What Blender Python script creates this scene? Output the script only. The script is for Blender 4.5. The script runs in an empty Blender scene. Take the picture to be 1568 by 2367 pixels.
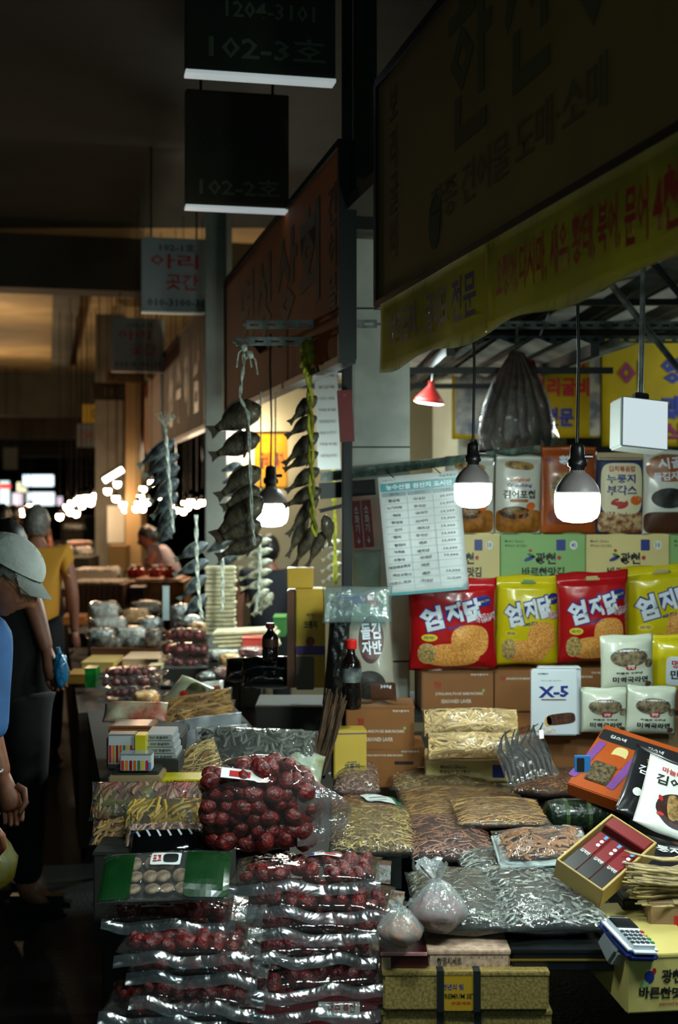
import bpy, bmesh, math, random
import numpy as np
from mathutils import Vector, Matrix, noise, Euler
random.seed(7)
R = random.Random(11)
C = bpy.context.scene.collection
S = bpy.context.scene
# ------------------------------------------------------------------ camera
F, CX, HY, EYE = 3000.0, 784.0, 1150.0, 1.55
cam = bpy.data.cameras.new('camera'); camo = bpy.data.objects.new('camera', cam); C.objects.link(camo)
cam.sensor_fit = 'HORIZONTAL'; cam.sensor_width = 24.0; cam.lens = F / 1568 * 24
cam.shift_y = -(2367 / 2 - HY) / 1568
camo.location = (0, 0, EYE); camo.rotation_euler = (math.pi / 2, 0, 0)
cam.clip_start = 0.05; cam.clip_end = 200
cam.dof.use_dof = True; cam.dof.focus_distance = 3.45; cam.dof.aperture_fstop = 3.2
S.camera = camo
# ------------------------------------------------------------------ world, exposure
W = bpy.data.worlds.new('night_market_air'); S.world = W; W.use_nodes = True
bg = W.node_tree.nodes['Background']
bg.inputs[0].default_value = (0.16, 0.62, 0.52, 1); bg.inputs[1].default_value = 0.12
S.view_settings.view_transform = 'Standard'; S.view_settings.look = 'None'
S.view_settings.exposure = 0.0; S.view_settings.gamma = 1.0; S.view_settings.use_curve_mapping = False
S.cycles.use_denoising = True; S.cycles.max_bounces = 6; S.cycles.transparent_max_bounces = 24
S.cycles.sample_clamp_indirect = 4.0; S.cycles.caustics_reflective = False; S.cycles.caustics_refractive = False
BULB = 135.0      # radiance of the LED bulbs
PI = math.pi

def at(px, py, D): return Vector(((px - CX) / F * D, D, EYE - (py - HY) / F * D))
def PX(px, D): return (px - CX) / F * D
def PZ(py, D): return EYE - (py - HY) / F * D
def ais(c, D): return -0.2247 * D + c           # x of a line parallel to the aisle
AISLE = math.atan(0.2247)                        # yaw of the aisle
# ------------------------------------------------------------------ materials
def lin(c):
    return tuple(((v / 255) / 12.92 if v / 255 <= .04045 else ((v / 255 + .055) / 1.055) ** 2.4) for v in c) + (1,)
MATS = {}
def M(name, col, rough=.55, metal=0, noise_=None, bump=None, coat=0, col2=None, emit=None, alpha=None, island=0, trans=0, wave=None):
    if name in MATS: return MATS[name]
    m = bpy.data.materials.new(name); m.use_nodes = True; MATS[name] = m
    nt = m.node_tree; b = nt.nodes['Principled BSDF']; L = nt.links
    b.inputs['Base Color'].default_value = lin(col); b.inputs['Roughness'].default_value = rough
    b.inputs['Metallic'].default_value = metal
    if coat: b.inputs['Coat Weight'].default_value = coat; b.inputs['Coat Roughness'].default_value = .12
    if trans: b.inputs['Transmission Weight'].default_value = trans
    tc = nt.nodes.new('ShaderNodeTexCoord')
    src = None
    if noise_ or wave:
        if wave:
            n = nt.nodes.new('ShaderNodeTexWave'); n.inputs['Scale'].default_value = wave[0]; n.inputs['Distortion'].default_value = wave[1]; n.inputs['Detail'].default_value = 3; amt = wave[2]
        else:
            n = nt.nodes.new('ShaderNodeTexNoise'); n.inputs['Scale'].default_value = noise_[0]; n.inputs['Detail'].default_value = 5; amt = noise_[1]
        L.new(tc.outputs['Object'], n.inputs['Vector'])
        mx = nt.nodes.new('ShaderNodeMix'); mx.data_type = 'RGBA'
        mx.inputs[6].default_value = lin(col)
        c2 = col2 if col2 else tuple(v * (1 - amt) for v in col)
        mx.inputs[7].default_value = lin(c2)
        rp = nt.nodes.new('ShaderNodeValToRGB'); rp.color_ramp.elements[0].position = .38; rp.color_ramp.elements[1].position = .62
        L.new(n.outputs['Fac'], rp.inputs[0]); L.new(rp.outputs[0], mx.inputs[0]); L.new(mx.outputs[2], b.inputs['Base Color']); src = mx.outputs[2]
    if island:
        g = nt.nodes.new('ShaderNodeNewGeometry'); hs = nt.nodes.new('ShaderNodeHueSaturation')
        mr = nt.nodes.new('ShaderNodeMapRange'); mr.inputs[3].default_value = 1 - island; mr.inputs[4].default_value = 1 + island
        L.new(g.outputs['Random Per Island'], mr.inputs[0]); L.new(mr.outputs[0], hs.inputs['Value'])
        if src: L.new(src, hs.inputs['Color'])
        else: hs.inputs['Color'].default_value = lin(col)
        L.new(hs.outputs[0], b.inputs['Base Color'])
    if bump:
        n2 = nt.nodes.new('ShaderNodeTexNoise'); n2.inputs['Scale'].default_value = bump[0]; n2.inputs['Detail'].default_value = 4
        L.new(tc.outputs['Object'], n2.inputs['Vector'])
        bp = nt.nodes.new('ShaderNodeBump'); bp.inputs['Strength'].default_value = bump[1]; bp.inputs['Distance'].default_value = .01
        L.new(n2.outputs['Fac'], bp.inputs['Height']); L.new(bp.outputs[0], b.inputs['Normal'])
    if emit:
        b.inputs['Emission Color'].default_value = lin(emit[0]); b.inputs['Emission Strength'].default_value = emit[1]
    return m
def film(name, tint=(255, 255, 255), milk=.03, rough=.06, scale=26, bump=.5, refl=1.0):
    """clear plastic film: transparent with fresnel gloss, crinkled, a little milky"""
    if name in MATS: return MATS[name]
    m = bpy.data.materials.new(name); m.use_nodes = True; MATS[name] = m
    nt = m.node_tree; nt.nodes.clear(); L = nt.links; N = nt.nodes.new
    out = N('ShaderNodeOutputMaterial'); tr = N('ShaderNodeBsdfTransparent'); gl = N('ShaderNodeBsdfGlossy'); df = N('ShaderNodeBsdfDiffuse')
    tr.inputs[0].default_value = tuple(.96 * v for v in lin(tint)[:3]) + (1,); gl.inputs['Roughness'].default_value = rough
    df.inputs[0].default_value = lin(tint)
    tc = N('ShaderNodeTexCoord'); n = N('ShaderNodeTexNoise'); n.inputs['Scale'].default_value = scale; n.inputs['Detail'].default_value = 3; n.inputs['Distortion'].default_value = 1.2
    L.new(tc.outputs['Object'], n.inputs['Vector'])
    bp = N('ShaderNodeBump'); bp.inputs['Strength'].default_value = bump; bp.inputs['Distance'].default_value = .012
    L.new(n.outputs['Fac'], bp.inputs['Height']); L.new(bp.outputs[0], gl.inputs['Normal'])
    fr = N('ShaderNodeLayerWeight'); fr.inputs[0].default_value = .5; L.new(bp.outputs[0], fr.inputs[1])      # Schlick reflectance of a thin sheet, the same from both sides
    pw = N('ShaderNodeMath'); pw.operation = 'POWER'; pw.inputs[1].default_value = 4; L.new(fr.outputs['Facing'], pw.inputs[0])
    mu = N('ShaderNodeMath'); mu.operation = 'MULTIPLY_ADD'; mu.inputs[1].default_value = .7 * refl; mu.inputs[2].default_value = .055 * refl; mu.use_clamp = True; L.new(pw.outputs[0], mu.inputs[0])
    m1 = N('ShaderNodeMixShader'); m1.inputs[0].default_value = milk; L.new(tr.outputs[0], m1.inputs[1]); L.new(df.outputs[0], m1.inputs[2])
    m2 = N('ShaderNodeMixShader'); L.new(mu.outputs[0], m2.inputs[0]); L.new(m1.outputs[0], m2.inputs[1]); L.new(gl.outputs[0], m2.inputs[2])
    L.new(m2.outputs[0], out.inputs[0]); return m
def glow(name, col, s):
    if name in MATS: return MATS[name]
    m = bpy.data.materials.new(name); m.use_nodes = True; MATS[name] = m
    nt = m.node_tree; nt.nodes.clear(); e = nt.nodes.new('ShaderNodeEmission'); o = nt.nodes.new('ShaderNodeOutputMaterial')
    e.inputs[0].default_value = lin(col); e.inputs[1].default_value = s; nt.links.new(e.outputs[0], o.inputs[0]); return m
# ------------------------------------------------------------------ objects
def setp(o, label=None, cat=None, group=None, kind=None):
    if label: o['label'] = label
    if cat: o['category'] = cat
    if group: o['group'] = group
    if kind: o['kind'] = kind
    return o
def thing(name, label, cat, loc=(0, 0, 0), rot=(0, 0, 0), group=None, mw=None):
    o = bpy.data.objects.new(name, None); C.objects.link(o); o.empty_display_size = .05
    if mw is not None: o.matrix_world = mw
    else: o.location = loc; o.rotation_euler = rot
    return setp(o, label, cat, group)
def obj(name, me, mat, parent=None, loc=(0, 0, 0), rot=(0, 0, 0), smooth=False, kind=None):
    if isinstance(me, bmesh.types.BMesh):
        bm = me; me = bpy.data.meshes.new(name); bm.to_mesh(me); bm.free()
    if mat is not None:
        me.materials.clear()
        for m_ in (mat if isinstance(mat, (list, tuple)) else [mat]): me.materials.append(m_)
    if smooth: me.polygons.foreach_set('use_smooth', [True] * len(me.polygons))
    o = bpy.data.objects.new(name, me); C.objects.link(o)
    if parent is not None: o.parent = parent
    o.location = loc; o.rotation_euler = rot
    if kind: o['kind'] = kind
    return o
def dup(o, parent=None):
    c = o.copy(); C.objects.link(c)
    if parent is not None: c.parent = parent
    for ch in o.children: dup(ch, c)
    return c
def bx(bm, c, s, rot=None, bev=0, mi=0):
    mat = Matrix.Translation(c) @ (rot.to_matrix().to_4x4() if rot else Matrix()) @ Matrix.Diagonal((s[0], s[1], s[2], 1))
    r = bmesh.ops.create_cube(bm, size=1, matrix=mat)
    if bev:
        es = list({e for v in r['verts'] for e in v.link_edges})
        bmesh.ops.bevel(bm, geom=es, offset=bev, segments=2, affect='EDGES')
    return bm
def BX(c, s, rot=None, bev=0): return bx(bmesh.new(), Vector(c), s, rot, bev)
def tube(bm, pts, r, n=8, cap=True):
    pts = [Vector(p) for p in pts]; rs = r if isinstance(r, (list, tuple)) else [r] * len(pts)
    prev = None; rings = []
    ref = Vector((.13, .27, .95))
    for i, p in enumerate(pts):
        d = (pts[min(i + 1, len(pts) - 1)] - pts[max(i - 1, 0)]).normalized()
        a = d.cross(ref)
        if a.length < .1: a = d.cross(Vector((1, 0, 0)))
        a.normalize(); b = d.cross(a)
        rings.append([bm.verts.new(p + (a * math.cos(2 * PI * k / n) + b * math.sin(2 * PI * k / n)) * rs[i]) for k in range(n)])
    for i in range(len(rings) - 1):
        for k in range(n): bm.faces.new((rings[i][k], rings[i][(k + 1) % n], rings[i + 1][(k + 1) % n], rings[i + 1][k]))
    if cap:
        bm.faces.new(rings[0][::-1]); bm.faces.new(rings[-1])
    return bm
def TUBE(pts, r, n=8): return tube(bmesh.new(), pts, r, n)
def LATHE(prof, n=20, bm=None, cap=True):
    bm = bm or bmesh.new(); rings = []
    for r, z in prof: rings.append([bm.verts.new((r * math.cos(2 * PI * k / n), r * math.sin(2 * PI * k / n), z)) for k in range(n)])
    for i in range(len(rings) - 1):
        for k in range(n): bm.faces.new((rings[i][k], rings[i][(k + 1) % n], rings[i + 1][(k + 1) % n], rings[i + 1][k]))
    if cap: bm.faces.new(rings[0][::-1]); bm.faces.new(rings[-1])
    return bm
def pose(bl, br, tl):
    """frame from three pixel+depth corners: local x along the bottom, z up the face, -y towards the viewer"""
    a, b, c = at(*bl), at(*br), at(*tl); x = (b - a); w = x.length; x.normalize(); z = c - a; z -= x * z.dot(x); h = z.length; z.normalize()
    y = z.cross(x); m = Matrix((x, y, z)).transposed().to_4x4(); m.translation = (a + b) / 2
    return m, w, h
TS = bpy.data.scenes.new('workbench')      # a scratch scene in which text and skin modifiers are evaluated; removed at the end
def bake(o):
    TS.collection.objects.link(o); vl = TS.view_layers[0]; vl.update()
    me = bpy.data.meshes.new_from_object(o.evaluated_get(vl.depsgraph)); bpy.data.objects.remove(o); return me
# ---- text as real flat lettering
TXT = {}
def text(parent, body, x, z, w, h, mat, y=-.0012, bold=.0, surf=None, rot=0, name='lettering', vertical=False):
    key = (body, bold, vertical)
    if key not in TXT:
        cu = bpy.data.curves.new('t', 'FONT'); cu.body = '\n'.join(body) if vertical else body; cu.size = 1; cu.resolution_u = 1; cu.offset = bold; cu.align_x = 'CENTER'
        t = bpy.data.objects.new('t', cu); me = bake(t)
        co = np.empty(len(me.vertices) * 3); me.vertices.foreach_get('co', co); co = co.reshape(-1, 3)
        mn, mxx = co.min(0), co.max(0); co[:, 0] = (co[:, 0] - (mn[0] + mxx[0]) / 2) / (mxx[0] - mn[0]); co[:, 1] = (co[:, 1] - (mn[1] + mxx[1]) / 2) / (mxx[1] - mn[1])
        TXT[key] = (me, co)
    me0, co = TXT[key]; me = me0.copy()
    X = co[:, 0] * w; Z = co[:, 1] * h
    X2 = x + X * math.cos(rot) - Z * math.sin(rot); Z2 = z + X * math.sin(rot) + Z * math.cos(rot)
    out = np.zeros_like(co); out[:, 0] = X2; out[:, 2] = Z2
    out[:, 1] = y if surf is None else [surf(a, b) + y for a, b in zip(X2, Z2)]
    me.vertices.foreach_set('co', out.ravel()); me.update()
    return obj(name, me, mat, parent)
def patch(parent, x, z, w, h, mat, y=-.0008, surf=None, rot=0, p=20, name='print', nx=8, nz=8):
    """a printed patch: superellipse (p=2 ellipse, p=20 rectangle) laid on a face"""
    bm = bmesh.new(); vs = []
    for j in range(nz + 1):
        row = []
        for i in range(nx + 1):
            u, v = 2 * i / nx - 1, 2 * j / nz - 1
            m_ = max(abs(u), abs(v)); 
            if m_ > 0:
                k = m_ / ((abs(u) ** p + abs(v) ** p) ** (1 / p)) ; uu, vv = u * k, v * k
            else: uu = vv = 0
            X, Z = uu * w / 2, vv * h / 2
            a = x + X * math.cos(rot) - Z * math.sin(rot); b = z + X * math.sin(rot) + Z * math.cos(rot)
            row.append(bm.verts.new((a, y + (surf(a, b) if surf else 0), b)))
        vs.append(row)
    for j in range(nz):
        for i in range(nx): bm.faces.new((vs[j][i], vs[j][i + 1], vs[j + 1][i + 1], vs[j + 1][i]))
    return obj(name, bm, mat, parent)
# ---- pouches
class Pouch:
    def __init__(s, w, h, t, seed=0, wr=.004, pinch=.04, seal=.05, wrs=9):
        s.w, s.h, s.t, s.seed, s.wr, s.pinch, s.seal, s.wrs = w, h, t, seed, wr, pinch, seal, wrs
    def y(s, x, z):
        u = min(1, abs(2 * x / s.w) * 1.03); v = min(1, abs(2 * z / s.h - 1))
        if z / s.h > 1 - s.seal: b = 0
        else:
            b = max(0, 1 - u ** 2.6) ** .55 * max(0, 1 - v ** 3.2) ** .6
        n = noise.noise(Vector((x * s.wrs / .1 * .25 + s.seed, z * s.wrs / .1 * .25, s.seed * .7)))
        n2 = noise.noise(Vector((x * s.wrs + s.seed * 3, z * s.wrs * 2, 5.1)))
        return -s.t / 2 * b + s.wr * (n * (.4 + b) + n2 * .8) - .001
    def mesh(s, nx=26, nz=30, hole=None):
        bm = bmesh.new(); sides = []
        for sg in (1, -1):
            rows = []
            for j in range(nz + 1):
                row = []
                for i in range(nx + 1):
                    x = (i / nx - .5) * s.w; z = j / nz * s.h
                    if sg == -1 and (i in (0, nx) or j in (0, nz)): row.append(sides[0][j][i]); continue
                    y = s.y(x, z) if sg == 1 else -s.y(x, z) + 2 * s.wr * 0
                    xx = x * (1 - s.pinch * math.sin(PI * j / nz)) ; 
                    zz = z + .012 * s.h * math.sin(i / nx * 9 + s.seed) * (1 if j in (0, nz) else 0)
                    row.append(bm.verts.new((xx, y if sg == 1 else max(y, .0015), zz)))
                rows.append(row)
            sides.append(rows)
            for j in range(nz):
                for i in range(nx):
                    f = (rows[j][i], rows[j][i + 1], rows[j + 1][i + 1], rows[j + 1][i])
                    if hole:
                        cx = ((i + .5) / nx - .5) * s.w; cz = (j + .5) / nz * s.h
                        if ((cx - hole[0]) / hole[2]) ** 2 + ((cz - hole[1]) / hole[3]) ** 2 < 1: continue
                    bm.faces.new(f if sg == 1 else f[::-1])
        return bm
def shreds(P, n, L, r, col_mat, parent, curl=.3, fish=False, name='contents', core=None, lo=.25, hi=.95, align=None, fill=.9, seed=1):
    """many small strips or fish packed under the front skin of a pouch, joined as one countless mass, over a solid heap"""
    rg = np.random.RandomState(seed); verts = []; faces = []
    for k in range(n):
        x = (rg.rand() - .5) * P.w * fill; z = P.h * ((1 - fill) / 2 + rg.rand() * fill * (1 - P.seal * .5))
        fy = lo + (hi - lo) * rg.rand(); y0 = P.y(x, z) * fy
        a = rg.rand() * 2 * PI if align is None else align + rg.randn() * .35
        l = L * (.6 + .7 * rg.rand()); ti = rg.randn() * .12
        d = np.array([math.cos(a), ti, math.sin(a)]); nrm = np.array([-math.sin(a), 0, math.cos(a)])
        cv = rg.randn() * curl * l; base = len(verts); segs = 4
        for q in range(segs + 1):
            t = q / segs - .5
            c = np.array([x, y0, z]) + d * l * t + nrm * cv * (t * t * 4 - .5) * .5
            rr = r * ((1 - abs(t * 1.6 + .15) ** 2.0) if fish else 1) if not (fish and q == segs) else r * .9
            rr = max(rr, r * .12)
            if fish and q == segs - 1: rr = r * .3
            for (aa, bb) in ((1, 0), (0, -.6 if fish else -.5), (-1, 0)):
                p_ = c + nrm * rr * aa; p_[0] = min(max(p_[0], -P.w * .47), P.w * .47); p_[2] = min(max(p_[2], P.h * .02), P.h * (.98 - P.seal))
                p_[1] = fy * P.y(p_[0], p_[2]) + d[1] * l * t * .25 + rr * bb; verts.append(p_)
        for q in range(segs):
            for e in range(2):
                i0 = base + q * 3 + e; faces.append((i0, i0 + 3, i0 + 4, i0 + 1))
    me = bpy.data.meshes.new(name); me.from_pydata([tuple(v) for v in verts], [], faces); me.update()
    o = obj(name, me, col_mat, parent, kind='stuff')
    if core:
        Q = Pouch(P.w * fill, P.h * fill, P.t * .82 * 1, P.seed, .006, .03, 0.02)
        b = Q.mesh(16, 16); bmesh.ops.translate(b, verts=b.verts, vec=(0, 0, P.h * (1 - fill) / 2)); obj('heap', b, core, parent, smooth=True, kind='stuff')
    return o
FILM = film('clear_film'); FILM_M = film('milky_film', (225, 240, 240), .10, .12); FILM_C = film('crinkled_film', (255, 255, 255), .03, .05, 26, .6, 1.0)
# ------------------------------------------------------------------ colours
c_dark = M('dark_steel', (30, 34, 34), .5, .3); c_steel = M('galvanised_steel', (150, 156, 155), .42, .75, (14, .35)); c_black = M('black_plastic', (14, 15, 16), .35)
c_white = M('white_print', (232, 236, 232), .5); c_redp = M('red_print', (176, 30, 32), .45); c_blackp = M('black_print', (22, 22, 24), .5); c_bluep = M('blue_print', (34, 48, 130), .45)
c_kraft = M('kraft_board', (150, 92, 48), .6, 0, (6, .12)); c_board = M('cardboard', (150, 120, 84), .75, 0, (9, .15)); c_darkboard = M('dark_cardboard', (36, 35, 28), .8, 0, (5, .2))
c_cream = M('cream_box', (226, 208, 142), .5, 0, (5, .05)); c_green = M('pale_green_box', (140, 186, 112), .5, 0, (5, .05)); c_yel = M('yellow_box', (214, 170, 52), .5, 0, (5, .08))
c_sign = M('faded_orange_vinyl', (190, 92, 34), .7, 0, (2, .12)); c_signy = M('olive_yellow_vinyl', (150, 122, 66), .7, 0, (2, .12)); c_banner = M('yellow_banner', (150, 142, 48), .6, 0, (4, .12))
c_rope = M('white_rope', (212, 220, 206), .8, 0, (60, .3)); c_yrope = M('yellow_green_rope', (176, 178, 40), .7, 0, (40, .3))
c_skin = M('skin', (150, 96, 74), .5, 0, (14, .12)); c_wood = M('worn_wood', (58, 40, 26), .7, 0, None, None, 0, None, None, None, 0, 0, (5, 4, .3))
c_juj = M('dried_jujube', (112, 20, 16), .42, 0, (60, .5), (70, 1.0), .1, (66, 12, 12))
c_foil = M('foil_seam', (190, 205, 212), .22, .85, None, (30, .5)); c_orng = M('orange_print', (214, 98, 26), .45)
exec_later = []
# ------------------------------------------------------------------ the setting
def struct(name, me, mat, loc=(0, 0, 0), rot=(0, 0, 0), smooth=False):
    o = obj(name, me, mat, None, loc, rot, smooth); o['kind'] = 'structure'; return o
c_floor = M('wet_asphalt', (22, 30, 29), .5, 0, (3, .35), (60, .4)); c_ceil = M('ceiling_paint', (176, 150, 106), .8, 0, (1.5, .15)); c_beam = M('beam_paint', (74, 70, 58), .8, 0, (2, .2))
c_conc = M('painted_concrete', (150, 152, 142), .7, 0, (3, .15), (40, .2)); c_marble = M('grey_marble', (214, 218, 208), .35, 0, (2.6, .3), None, .2, (164, 170, 162))
c_corr = M('corrugated_sheet', (196, 200, 186), .6, 0, (4, .25)); c_wallm = M('dark_wall', (70, 62, 50), .85, 0, (2, .3))
struct('floor', BX((0, 30, -.05), (34, 64, .1)), c_floor)
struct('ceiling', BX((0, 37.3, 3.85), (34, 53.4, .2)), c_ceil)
struct('ceiling', BX((0, 4.3, 3.85), (34, 12.6, .2)), M('shaded_ceiling_tone', (34, 42, 40), .85, 0, (2, .2)))  # unlit near bay: its darkness is put into the ceiling colour
struct('wall_far', BX((-12, 61, 1.9), (30, .2, 3.9)), c_wallm)
struct('wall_left', BX(((ais(-4.6, 30)), 30, 1.9), (.2, 66, 3.9), Euler((0, 0, AISLE))), c_wallm)
for i, (D, zb, hh) in enumerate([(10.6, 3.3, .45), (22.6, 2.98, .77), (29.5, 2.9, .85), (38, 2.75, 1.0), (48, 2.6, 1.15)]):
    struct('trim_%d' % (i + 1), BX((ais(-2, D), D, zb + hh / 2), (18, .35, hh), Euler((0, 0, AISLE))), c_beam)
for i, (c, D) in enumerate([(-1.1, 17.5), (-2.6, 18), (.2, 17), (-3.6, 18)]):     # joists of the middle ceiling bay
    struct('trim_%d' % (i + 7), BX((ais(c, D), D, 3.69), (.28, 9, .12), Euler((0, 0, AISLE))), c_beam)
def column(label, name, px0, px1, D, z0, z1, mat, depth=.3, cat='column'):
    x0, x1 = PX(px0, D), PX(px1, D)
    t = thing(name, label, cat, ((x0 + x1) / 2, D + depth / 2, z0)); w = x1 - x0
    obj('shaft', BX((0, 0, (z1 - z0) / 2), (w, depth, z1 - z0), None, .006), mat, t)
    obj('base_plate', BX((0, 0, .04), (w + .03, depth + .03, .08), None, .004), mat, t)
    return t
mc = column('wide grey marble column beside the dark steel post', 'marble_column', 815, 948, 5.15, 0, 2.62, c_marble, .3)
for z in (.9, 1.75, 2.3): obj('joint', BX((0, -.151, z), (.228, .004, .006)), c_dark, mc)
column('tall dark steel post left of the marble column', 'steel_post', 790, 815, 4.95, 0, 3.72, c_dark, .05, 'post')
column('dark upper column above the marble column', 'box_column', 817, 872, 5.2, 2.64, 3.75, c_beam, .3)
column('grey pillar between the orange signboard and the grey striped signboard', 'concrete_pillar', 474, 524, 7.75, 0, 3.74, c_conc, .4, 'pillar')
column('distant grey pillar standing among the glowing bulbs', 'concrete_pillar', 220, 286, 14.5, 0, 3.6, c_conc, .5, 'pillar')
column('distant cream pillar right of the grey one among the bulbs', 'concrete_pillar', 290, 326, 13.5, 0, 3.0, M('cream_paint', (196, 168, 118), .7), .4, 'pillar')
# inside wall of the near stall and roof sheets over it
struct('wall_back', BX((2.2, 9.4, 1.5), (4.2, .12, 3.0)), M('back_wall', (30, 34, 32), .8, 0, (3, .3)))
def roof_sheet(name, label, x0, x1, y0, y1, z0, z1):
    t = thing(name, label, 'roof', ((x0 + x1) / 2, (y0 + y1) / 2, (z0 + z1) / 2), (math.atan2(z1 - z0, y1 - y0), 0, 0))
    bm = bmesh.new(); n = 80; rows = []
    for i in range(n + 1):
        x = (i / n - .5) * (x1 - x0); z = .012 * math.sin(i / n * n * .8)
        rows.append([bm.verts.new((x, -(y1 - y0) / 2, z)), bm.verts.new((x, (y1 - y0) / 2, z))])
    for i in range(n): bm.faces.new((rows[i][0], rows[i + 1][0], rows[i + 1][1], rows[i][1]))
    g = bmesh.ops.solidify(bm, geom=bm.faces[:], thickness=.004)
    obj('sheet', bm, c_corr, t, smooth=True)
    for k in (-.36, 0, .36): obj('rafter', BX((k * (x1 - x0), 0, -.035), (.035, y1 - y0, .05)), c_dark, t)
    for k in (-.3, .1, .42): obj('purlin', BX((0, k * (y1 - y0), -.075), (x1 - x0, .03, .03)), c_dark, t)
    return t
roof_sheet('roof_sheet', 'stained white corrugated roof sheet over the near stall', 0.55, 4.2, 5.3, 9.2, 2.52, 2.62)
roof_sheet('roof_sheet', 'pale corrugated roof sheet glimpsed under the orange signboard', ais(1.0, 7) + .2, 1.3, 5.4, 9.2, 2.2, 2.34)
t = thing('roof_sheet', 'dark roof deck over the near counter, hidden above the banner', 'roof', (ais(2.3, 3.4), 3.4, 2.52), (0, 0, AISLE))
obj('deck', BX((0, 0, .03), (2.5, 3.6, .04)), c_beam, t)
for k in (-.4, 0, .4): obj('rafter', BX((0, k * 3.6, -.01), (2.5, .05, .05)), c_dark, t)
# ------------------------------------------------------------------ signboards along the aisle
def board(label, c, D0, D1, z0, z1, mat, name='signboard', cat='signboard', th=.05, frame=True):
    x0, x1 = ais(c, D0), ais(c, D1); L = math.hypot(x1 - x0, D1 - D0)
    # local x runs from the far end to the near end so that the writing reads from the aisle
    t = thing(name, label, cat, ((x0 + x1) / 2, (D0 + D1) / 2, z0), (0, 0, AISLE - PI / 2))
    obj('panel', BX((0, th / 2, (z1 - z0) / 2), (L, th, z1 - z0)), mat, t)
    if frame:
        for z in (0, z1 - z0): obj('frame_rail', BX((0, th / 2 - .004, z), (L, th + .012, .025)), c_dark, t)
        for s in (-1, 1): obj('frame_post', BX((s * L / 2, th / 2 - .004, (z1 - z0) / 2), (.025, th + .012, z1 - z0)), c_dark, t)
    return t, L, z1 - z0
def sx(t, L, D, D0, D1): return L / 2 * (1 - 2 * (D - D0) / (D1 - D0))   # local x of a depth
def dpx(px, c): return F * c / (px - 110)                                 # depth of a column of pixels on line c
t, L, H = board('huge faded olive signboard high over the near stall', 1.0, 1.75, 3.93, 2.13, 2.80, c_signy)
dk = M('faded_green_print', (92, 88, 56), .7)
for ch, a, b, z, h in [('한', 1035, 1135, .46, .38), ('신', 1165, 1270, .47, .38), ('상', 1330, 1420, .47, .38)]:
    D = dpx((a + b) / 2, 1.0); w = dpx(a, 1.0) - dpx(b, 1.0); text(t, ch, sx(t, L, D, 1.75, 3.93), z, w, h, dk, -.002, .02)
D = dpx(1150, 1.0); text(t, '각종 건어물 도매·소매', sx(t, L, 2.85, 1.75, 3.93), .17, 1.1, .10, dk, -.002, .01)
text(t, '보리굴비', sx(t, L, 3.75, 1.75, 3.93), .36, .085, .5, M('faded_red_print', (120, 52, 34), .7), -.002, .01, vertical=True)
patch(t, sx(t, L, 3.35, 1.75, 3.93), .13, .1, .14, M('faded_teal_print', (20, 60, 62), .7), -.002, p=2)
t, L, H = board('orange signboard with tall dark brush lettering behind the dark post', 1.0, 4.42, 7.3, 2.02, 2.76, c_sign)
blk = M('brush_black_print', (26, 34, 34), .6)
for ch, a, b in [('명', 553, 590), ('성', 590, 630), ('상', 636, 690), ('회', 690, 742)]:
    D = dpx((a + b) / 2, 1.0); w = dpx(a, 1.0) - dpx(b, 1.0); text(t, ch, sx(t, L, D, 4.42, 7.3), .45, w * .9, .38, blk, -.002, .03)
text(t, '건어물', sx(t, L, 4.55, 4.42, 7.3), .4, .14, .45, blk, -.002, .02, vertical=True)
t, L, H = board('pale grey signboard with red vertical lettering beyond the grey pillar', 1.0, 8.2, 11.2, 2.0, 2.77, M('grey_pink_vinyl', (150, 118, 96), .7, 0, (3, .1)))
for i, D in enumerate((8.7, 9.3, 9.9, 10.5)): text(t, '남해수산'[i], sx(t, L, D, 8.2, 11.2), .38, .34, .52, c_redp, -.002, .03)
board('ochre signboard beyond the grey one with red lettering', 1.0, 11.4, 16.5, 2.0, 2.72, M('ochre_vinyl', (176, 112, 46), .7, 0, (3, .1)))
board('far brown signboard at the end of the row of stalls', 1.0, 17, 27, 1.95, 2.7, M('brown_vinyl', (120, 84, 56), .7, 0, (3, .1)))
# yellow fabric banner under the olive signboard, slightly sagging with soft folds
def banner(label, c, D0, D1, z0, z1, words):
    x0, x1 = ais(c, D0), ais(c, D1); L = math.hypot(x1 - x0, D1 - D0); H = z1 - z0
    t = thing('hanging_banner', label, 'banner', ((x0 + x1) / 2, (D0 + D1) / 2, z0), (0, 0, AISLE - PI / 2))
    f = lambda x, z: .014 * noise.noise(Vector((x * 3, z * 2, 1))) * (1.2 - z / H) - .006
    bm = bmesh.new(); n, m = 60, 8
    g = [[bm.verts.new((-L / 2 + L * i / n, f(-L / 2 + L * i / n, H * j / m), H * j / m - .01 * math.sin(i * .35) * (j == 0))) for i in range(n + 1)] for j in range(m + 1)]
    for j in range(m):
        for i in range(n): bm.faces.new((g[j][i], g[j][i + 1], g[j + 1][i + 1], g[j + 1][i]))
    bmesh.ops.solidify(bm, geom=bm.faces[:], thickness=.0015)
    obj('cloth', bm, c_banner, t, smooth=True)
    for body, a, b, mat in words:
        Da, Db = dpx(a, c), dpx(b, c); xa, xb = sx(t, L, Da, D0, D1), sx(t, L, Db, D0, D1)
        text(t, body, (xa + xb) / 2, H * .52, (xb - xa), H * .52, mat, -.004, .025, f)
    obj('seam', BX((sx(t, L, dpx(1132, c), D0, D1), -.008, H / 2), (.006, .004, H * .98)), c_yel, t)
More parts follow.
